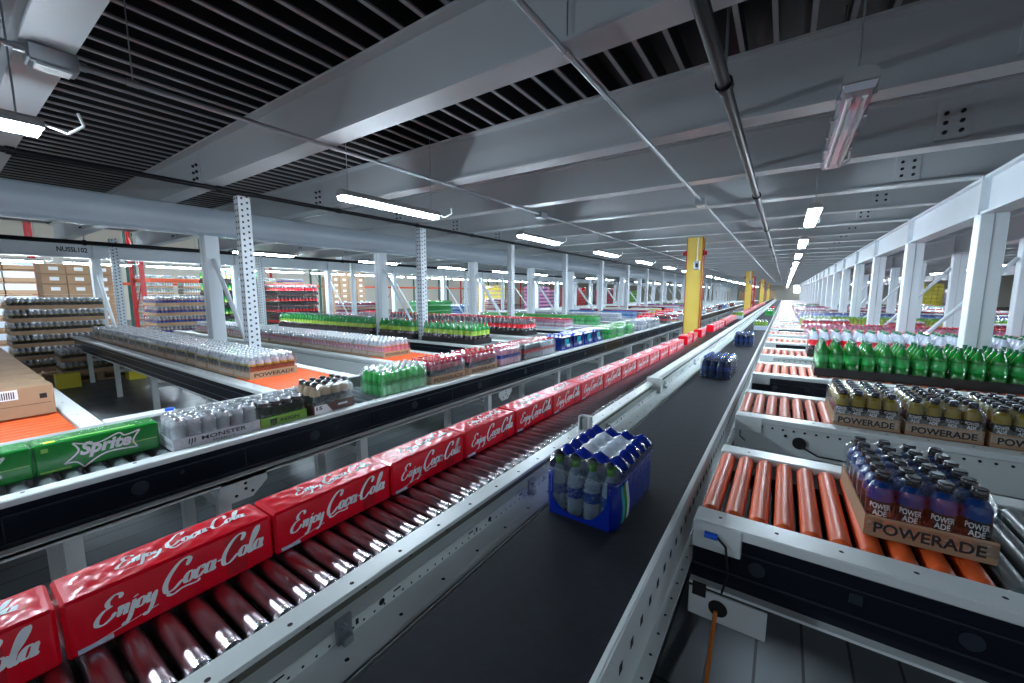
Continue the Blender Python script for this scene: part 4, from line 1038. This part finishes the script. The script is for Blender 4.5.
def boxes(x, y, nx, ny, nz, what, mk='card', s=(.55, .6, .35), z=ZF+.18, band=None):
    me = MB().bbox(-s[0]/2+.01, s[0]/2-.01, -s[1]/2+.01, s[1]/2-.01, 0, s[2]-.01, .01, 0)
    if band: me.box(-s[0]/2+.03, s[0]/2-.004, -s[1]/2+.004, s[1]/2-.03, s[2]*.35, s[2]*.85, 1)
    else: me.box(s[0]/2-.01, s[0]/2-.006, -.1, .12, s[2]*.35, s[2]*.7, 1)
    me = me.mesh('cardboard_box' if not band else 'case_of_drinks', [mk, band or 'ink_white'])
    pallet(x, y, nx*s[0]+.1, ny*s[1]+.1, f'wooden pallet under {what}'); sb = MB()
    for k in range(nz):
        for j in range(ny):
            for i in range(nx):
                if not (i == nx-1 or j == 0) or (k == nz-1 and random.random() < .12): continue
                if band and (y > 25):
                    for v in me.vertices: sb.v.append((v.co.x/S+x-nx*s[0]/2+(i+.5)*s[0], v.co.y/S+y-ny*s[1]/2+(j+.5)*s[1], v.co.z/S+z+k*s[2]))
                    o_ = len(sb.v)-len(me.vertices)
                    for p in me.polygons: sb.f.append(tuple(q+o_ for q in p.vertices)); sb.m.append(p.material_index); sb.sm.append(False)
                    continue
                o = link('cardboard_box' if not band else 'case_of_drinks', me, None, (x-nx*s[0]/2+(i+.5)*s[0], y-ny*s[1]/2+(j+.5)*s[1], z+k*s[2])); tag(o, f'{"box" if not band else "case"} in {what}, {nth(k)} layer, {nth(i)} row, {nth(j)} column', 'box' if not band else 'case', what)
    if sb.v:
        o = sb.build('stacked_drink_cases', [mk, band]); o['kind'] = 'stuff'; tag(o, what+', many cases together', 'cases')
boxes(-21.5, 3.2, 2, 3, 8, 'the brown stack behind golden trays')
boxes(-18.6, 1.0, 2, 3, 8, 'the tall dark left edge stack', 'card_dark', band='liq_clear')
boxes(-15.8, .05, 2, 2, 5, 'the brown left edge stack', 'card')
for i in range(5): load(-23.5, 5.9+1.5*i, ('clear', 'clear', 'gold', 'clear', 'peach')[i], 2, 3, 9, f'pale tray wall, {nth(i)} stack', hz=.29)
boxes(-24, 15.6, 2, 4, 9, 'the brown stack behind cola crates')
boxes(-22, 28.5, 3, 5, 7, 'the yellowish box stack far left', 'floor_yellow', band='liq_tan')
boxes(-21, 36, 3, 6, 7, 'the purple case stack far left', 'liq_purple', band='liq_pink')
boxes(-21, 44, 3, 6, 7, 'the red case stack far left', 'lab_red', band='cap_red')
boxes(-20, 52, 3, 6, 7, 'the purple and red case stack deep left', 'liq_purple', band='lab_red')
boxes(-19, 60, 3, 5, 6, 'the green case stack deep left', 'lab_green', band='lab_lime')
boxes(12.6, 62, 6, 3, 7, 'the yellow case stack beyond the right columns', 'floor_yellow', (.45, .6, .4), band='liq_yellow')
boxes(15.8, 60, 5, 3, 7, 'the brown box stack beyond the right columns', 'card')
boxes(12.4, 52, 2, 3, 6, 'the purple case stack beyond the right columns', 'liq_purple', band='liq_pink')
boxes(19.0, 58, 3, 3, 6, 'the dark case stack beyond the right columns', 'card_dark', band='lab_black')
for i, (x, y) in enumerate([(-2.5, 81), (-5.5, 80), (-9, 79), (-13, 77)]): boxes(x, y, 4, 2, 6, f'box stack at the far hall end, {nth(i)} from aisle', ['card', 'card_dark'][i % 2], band='card')
STACKS = 1
def rack(x, y0, bays, label):
    t = thing('pallet_rack', label, 'rack', (x, y0, 0))
    for k in range(bays+1):
        MB().box(-.06, .06, k*3.4-.06, k*3.4+.06, ZF, 3.6).box(-1.3, -1.2, k*3.4-.06, k*3.4+.06, ZF, 3.6).tube((0, k*3.4, .6), (-1.25, k*3.4, 2.2), .018, 6).tube((-1.25, k*3.4, -.9), (0, k*3.4, .6), .018, 6).build('upright', 'rack_green' if k % 3 else 'red_paint', t)
    for z in (.42, 2.3):
        MB().box(-.05, .05, 0, bays*3.4, z, z+.13).box(-1.3, -1.2, 0, bays*3.4, z, z+.13).build('shelf_beam', 'rack_orange', t)
rack(-28.5, 3, 15, 'tall storage rack with orange beams along the left wall')
rack(-19.6, 4.6, 1, 'short storage rack with a red post behind the golden trays')
o = MB().box(-12.4, -12.2, 1.35, 1.7, ZF, ZF+.3).build('safety_block', 'floor_yellow'); tag(o, 'yellow block at the corner of the low pallet', 'safety block')
o = MB().box(-12.5, -12.2, 2.45, 2.75, ZF, ZF+.3).build('safety_block', 'floor_yellow'); tag(o, 'yellow block right of the white lane leg', 'safety block')
# protos never used keep out of the scene
for o in list(FP.values()):
    if not USED.get(o.name): bpy.data.objects.remove(o)

_n = 0
for o in sc.objects:
    if not o.parent and 'label' in o and (len(o['label'].split()) > 16 or len(o['label'].split()) < 4):
        _n += 1
        if _n < 15: print('LABEL LENGTH', len(o['label'].split()), o.name, o['label'])
